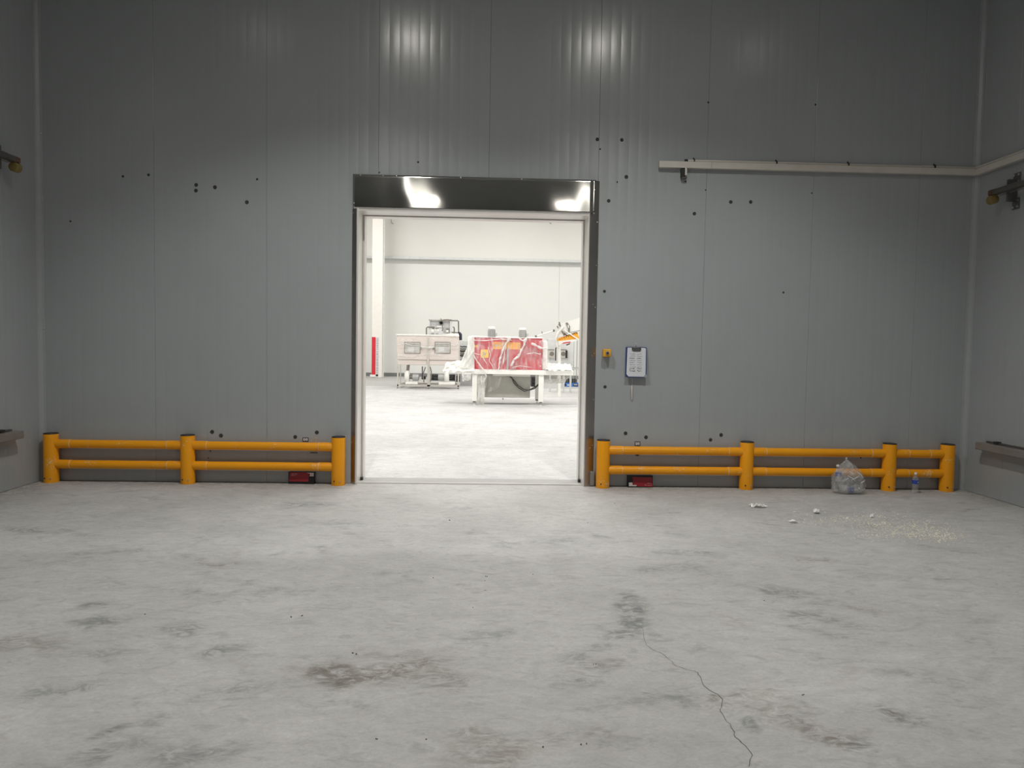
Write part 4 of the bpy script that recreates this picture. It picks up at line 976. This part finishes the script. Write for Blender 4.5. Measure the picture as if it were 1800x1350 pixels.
cprism([(995.5, 605.5), (1001.5, 603.5), (1002, 605.2), (996.5, 607.5)], CYY-.02, CYY+.1, 'dark_foot', M['wood'])
cprism([(988.5, 579), (991, 578.5), (1018.5, 596.5), (1017, 598)], CYY-.08, CYY-.04, 'brace', M['white'])
lt = cprism([(994.5, 567.5), (997.5, 566.5), (1002, 574), (1001.5, 583.5), (999, 585), (998.5, 577)], CYY-.05, CYY, 'latch_plate', M['pipe'])
cprism([(997.5, 571.5), (999.5, 571), (1000.5, 576), (998.8, 576.5)], CYY-.065, CYY-.05, 'latch_window', M['white'])
cprism([(981, 598), (985.6, 598), (985.6, 645), (981, 645)], CYY-.02, CYY+.08, 'post', M['white'])
cprism([(981, 645), (985.6, 645), (985.6, 700), (981, 700)], CYY+.02, CYY+.08, 'leg', M['white'])
cprism([(1017, 656), (1020, 656), (1020, 697.5), (1017, 697.5)], CYY+.02, CYY+.08, 'leg', M['white'])
# curved hood flap
def flap(u, v):
    ks = [(987, 574), (979, 584), (974, 594), (975.5, 604), (977.5, 611)]; t_ = u*(len(ks)-1); i = min(int(t_), len(ks)-2); f_ = t_-i
    px = ks[i][0]+(ks[i+1][0]-ks[i][0])*f_; py = ks[i][1]+(ks[i+1][1]-ks[i][1])*f_
    p = cl_(px+v*5.5, py+1.5*v, CYY-.10+.06*math.sin(v*PI)*-1); return p+Vector((.01*mnoise.noise(Vector((u*5, v*5, 0))), .25*v*0, 0))
fl = MB().grid(22, 8, flap).build('hood_flap', M['dense'], Cn, smooth=60)
md = fl.modifiers.new('thick', 'SOLIDIFY'); md.thickness = .02
for p0, p1, m_ in (((982, 570), (985, 573), 'pipe'), ((983, 566), (985, 574), 'pipe'), ((979.5, 573), (981, 577), 'pipe'), ((986, 580), (992, 590), 'pipe'), ((991, 586), (997, 590), 'wood')):
    MB().tube([cl_(*p0, CYY-.05), cl_(*p1, CYY-.05)], .02, 6).build('lever', M[m_], Cn)
MB().tube([cl_(942, 591.5), cl_(973, 581.5)], .022, 10).build('guide_rod', M['white'], Cn)
for px, py in ((942, 591.3), (973.5, 581.2)):
    q = cl_(px, py); MB().cbox((q.x, q.y, q.z), (.06, .06, .07)).build('rod_clamp', M['pipe'], Cn, bevel=.01)
MB().tube([cl_(953.5, 588), cl_(952.5, 582.5)], .012, 6).build('rod_pin', M['pipe'], Cn)
MB().tube([cl_(942, 591.5), cl_(944, 600, CYY+.3), cl_(948, 640, CYY+.4)], .02, 6).build('rod_support', M['motor'], Cn)
MB().tube([cl_(982, 609, CYY-.04), cl_(977, 612, CYY-.04), cl_(976.6, 634, CYY-.04)], .018, 6).build('hanging_bar', M['cable'], Cn)

# pale fan cabinet behind it
DY = 17.2
d0 = P(986, 684, DY); D = root('fan_cabinet', (d0.x, DY, 0), 'pale grey cabinet with two fan units, standing behind the inclined conveyor', 'cabinet')
bbox(963, 1008.5, 596, 641, DY, DY+.8, 'body', M['cabinet'], parent=D, bevel=.01)
for px in (966, 980, 990, 1002):
    q = bx_ = P(px, 640, DY+.1) - D.location; MB().box(q.x, q.x+.06, .1, .16, 0, q.z).build('leg', M['cabinet'], D)
for px0, px1, dark in ((963.5, 974.5, False), (985.5, 996.5, True)):
    fb = bbox(px0, px1, 615, 629, DY-.12, DY, 'fan_unit', M['inox'], parent=D, bevel=.01)
    q = P((px0+px1)/2 + (1 if not dark else -1), 622, DY-.125)-D.location
    MB().lathe([(.075, 0), (.075, -.012), (.055, -.015), (.001, -.006)], q, 18, 'y').build('fan_rim', M['pipe'], D)
    if dark: bbox(994, 997.5, 616, 629.5, DY-.14, DY-.05, 'dark_side', M['black'], parent=D)
    bbox(px0, px1, 614.2, 615.6, DY-.13, DY-.0, 'fan_top', M['pipe'], parent=D)
for px in (1008.8, 1014.8):
    a_, b_ = P(px, 600, 21.5), P(px, 683, 21.5)
    r = root('steel_pole', (a_.x, 21.5, 0), f'thin grey upright pole at the right of the doorway view, {"left" if px < 1010 else "right"} one of two', 'pole')
    MB().tube([(0, 0, .02), (0, 0, a_.z+.3)], .018, 8).build('tube', M['motor'], r); MB().lathe([(.04, 0), (.04, .015), (.02, .02), (.001, .02)], n=12).build('foot', M['pipe'], r)

# rack of rods on a stand end, black crate on blue crate
RY = 11.2
r0 = P(1011, 650, RY); r = root('rod_bundle', (r0.x, RY+.3, P(1011, 650, RY).z), 'bundle of grey rods lying on the right end of the white machine bed', 'rods')
rnd = random.Random(2)
for k in range(6):
    y_ = 646.5+k*1.0; a_, b_ = P(1003.5+rnd.uniform(0, 1), 649.5-k*.55, RY+.1*k), P(1016+rnd.uniform(-1, 2), 648-k*.5, RY+.1*k)
    MB().tube([a_-r.location, b_-r.location], .011, 6).build('rod', M['pipe' if k % 2 else 'motor'], r)
KY = 17.0
k0 = P(1006, 680, KY); K = root('blue_crate', (PF(1006, 680).x, PF(1006, 680).y+.28, 0), 'low blue plastic crate on the hall floor at the right of the doorway', 'crate')
ky = K.location.y
sc = (ky-CAM.y)/F_PX
hw = 14.3*sc; h = .145
for s in (-1, 1):
    MB().box(-hw, hw, s*.28-.012, s*.28+.012, .0, h).build('side_wall', M['bluecrate'], K, bevel=.006); MB().box(s*hw-.012, s*hw+.012, -.28, .28, 0, h).build('end_wall', M['bluecrate'], K, bevel=.006)
MB().box(-hw, hw, -.28, .28, .004, .02).build('base', M['bluecrate'], K)
MB().box(.03, hw-.03, -.30, -.291, .03, h-.03).build('recess', M['navy'], K); MB().box(.06, hw-.12, -.305, -.30, h-.075, h-.045).build('label_slip', M['cabinet'], K)
MB().box(-hw, -hw+.07, -.30, -.291, .03, h-.02).build('end_recess', M['navy'], K)
for x_ in (-.17, -.10): MB().lathe([(.032, -.293), (.030, -.300), (.001, -.300)], (x_, 0, h*.48), 12, 'y').build('white_mark', M['white'], K)
K2 = root('black_crate', (K.location.x-.02, ky, h+.002), 'small black slatted crate standing on the blue crate', 'crate')
for s in (-1, 1): MB().box(-hw*.62, hw*.62, s*.2-.01, s*.2+.01, 0, .15).build('side_wall', M['black'], K2); MB().box(s*hw*.62-.01, s*hw*.62+.01, -.2, .2, 0, .15).build('end_wall', M['black'], K2)
MB().box(-hw*.62, hw*.62, -.2, .2, 0, .01).build('base', M['black'], K2)
for k in range(5): x_ = -hw*.5+k*hw*.25; MB().box(x_-.012, x_+.012, -.222, -.21, .01, .15).build('slat', M['pipe'], K2)
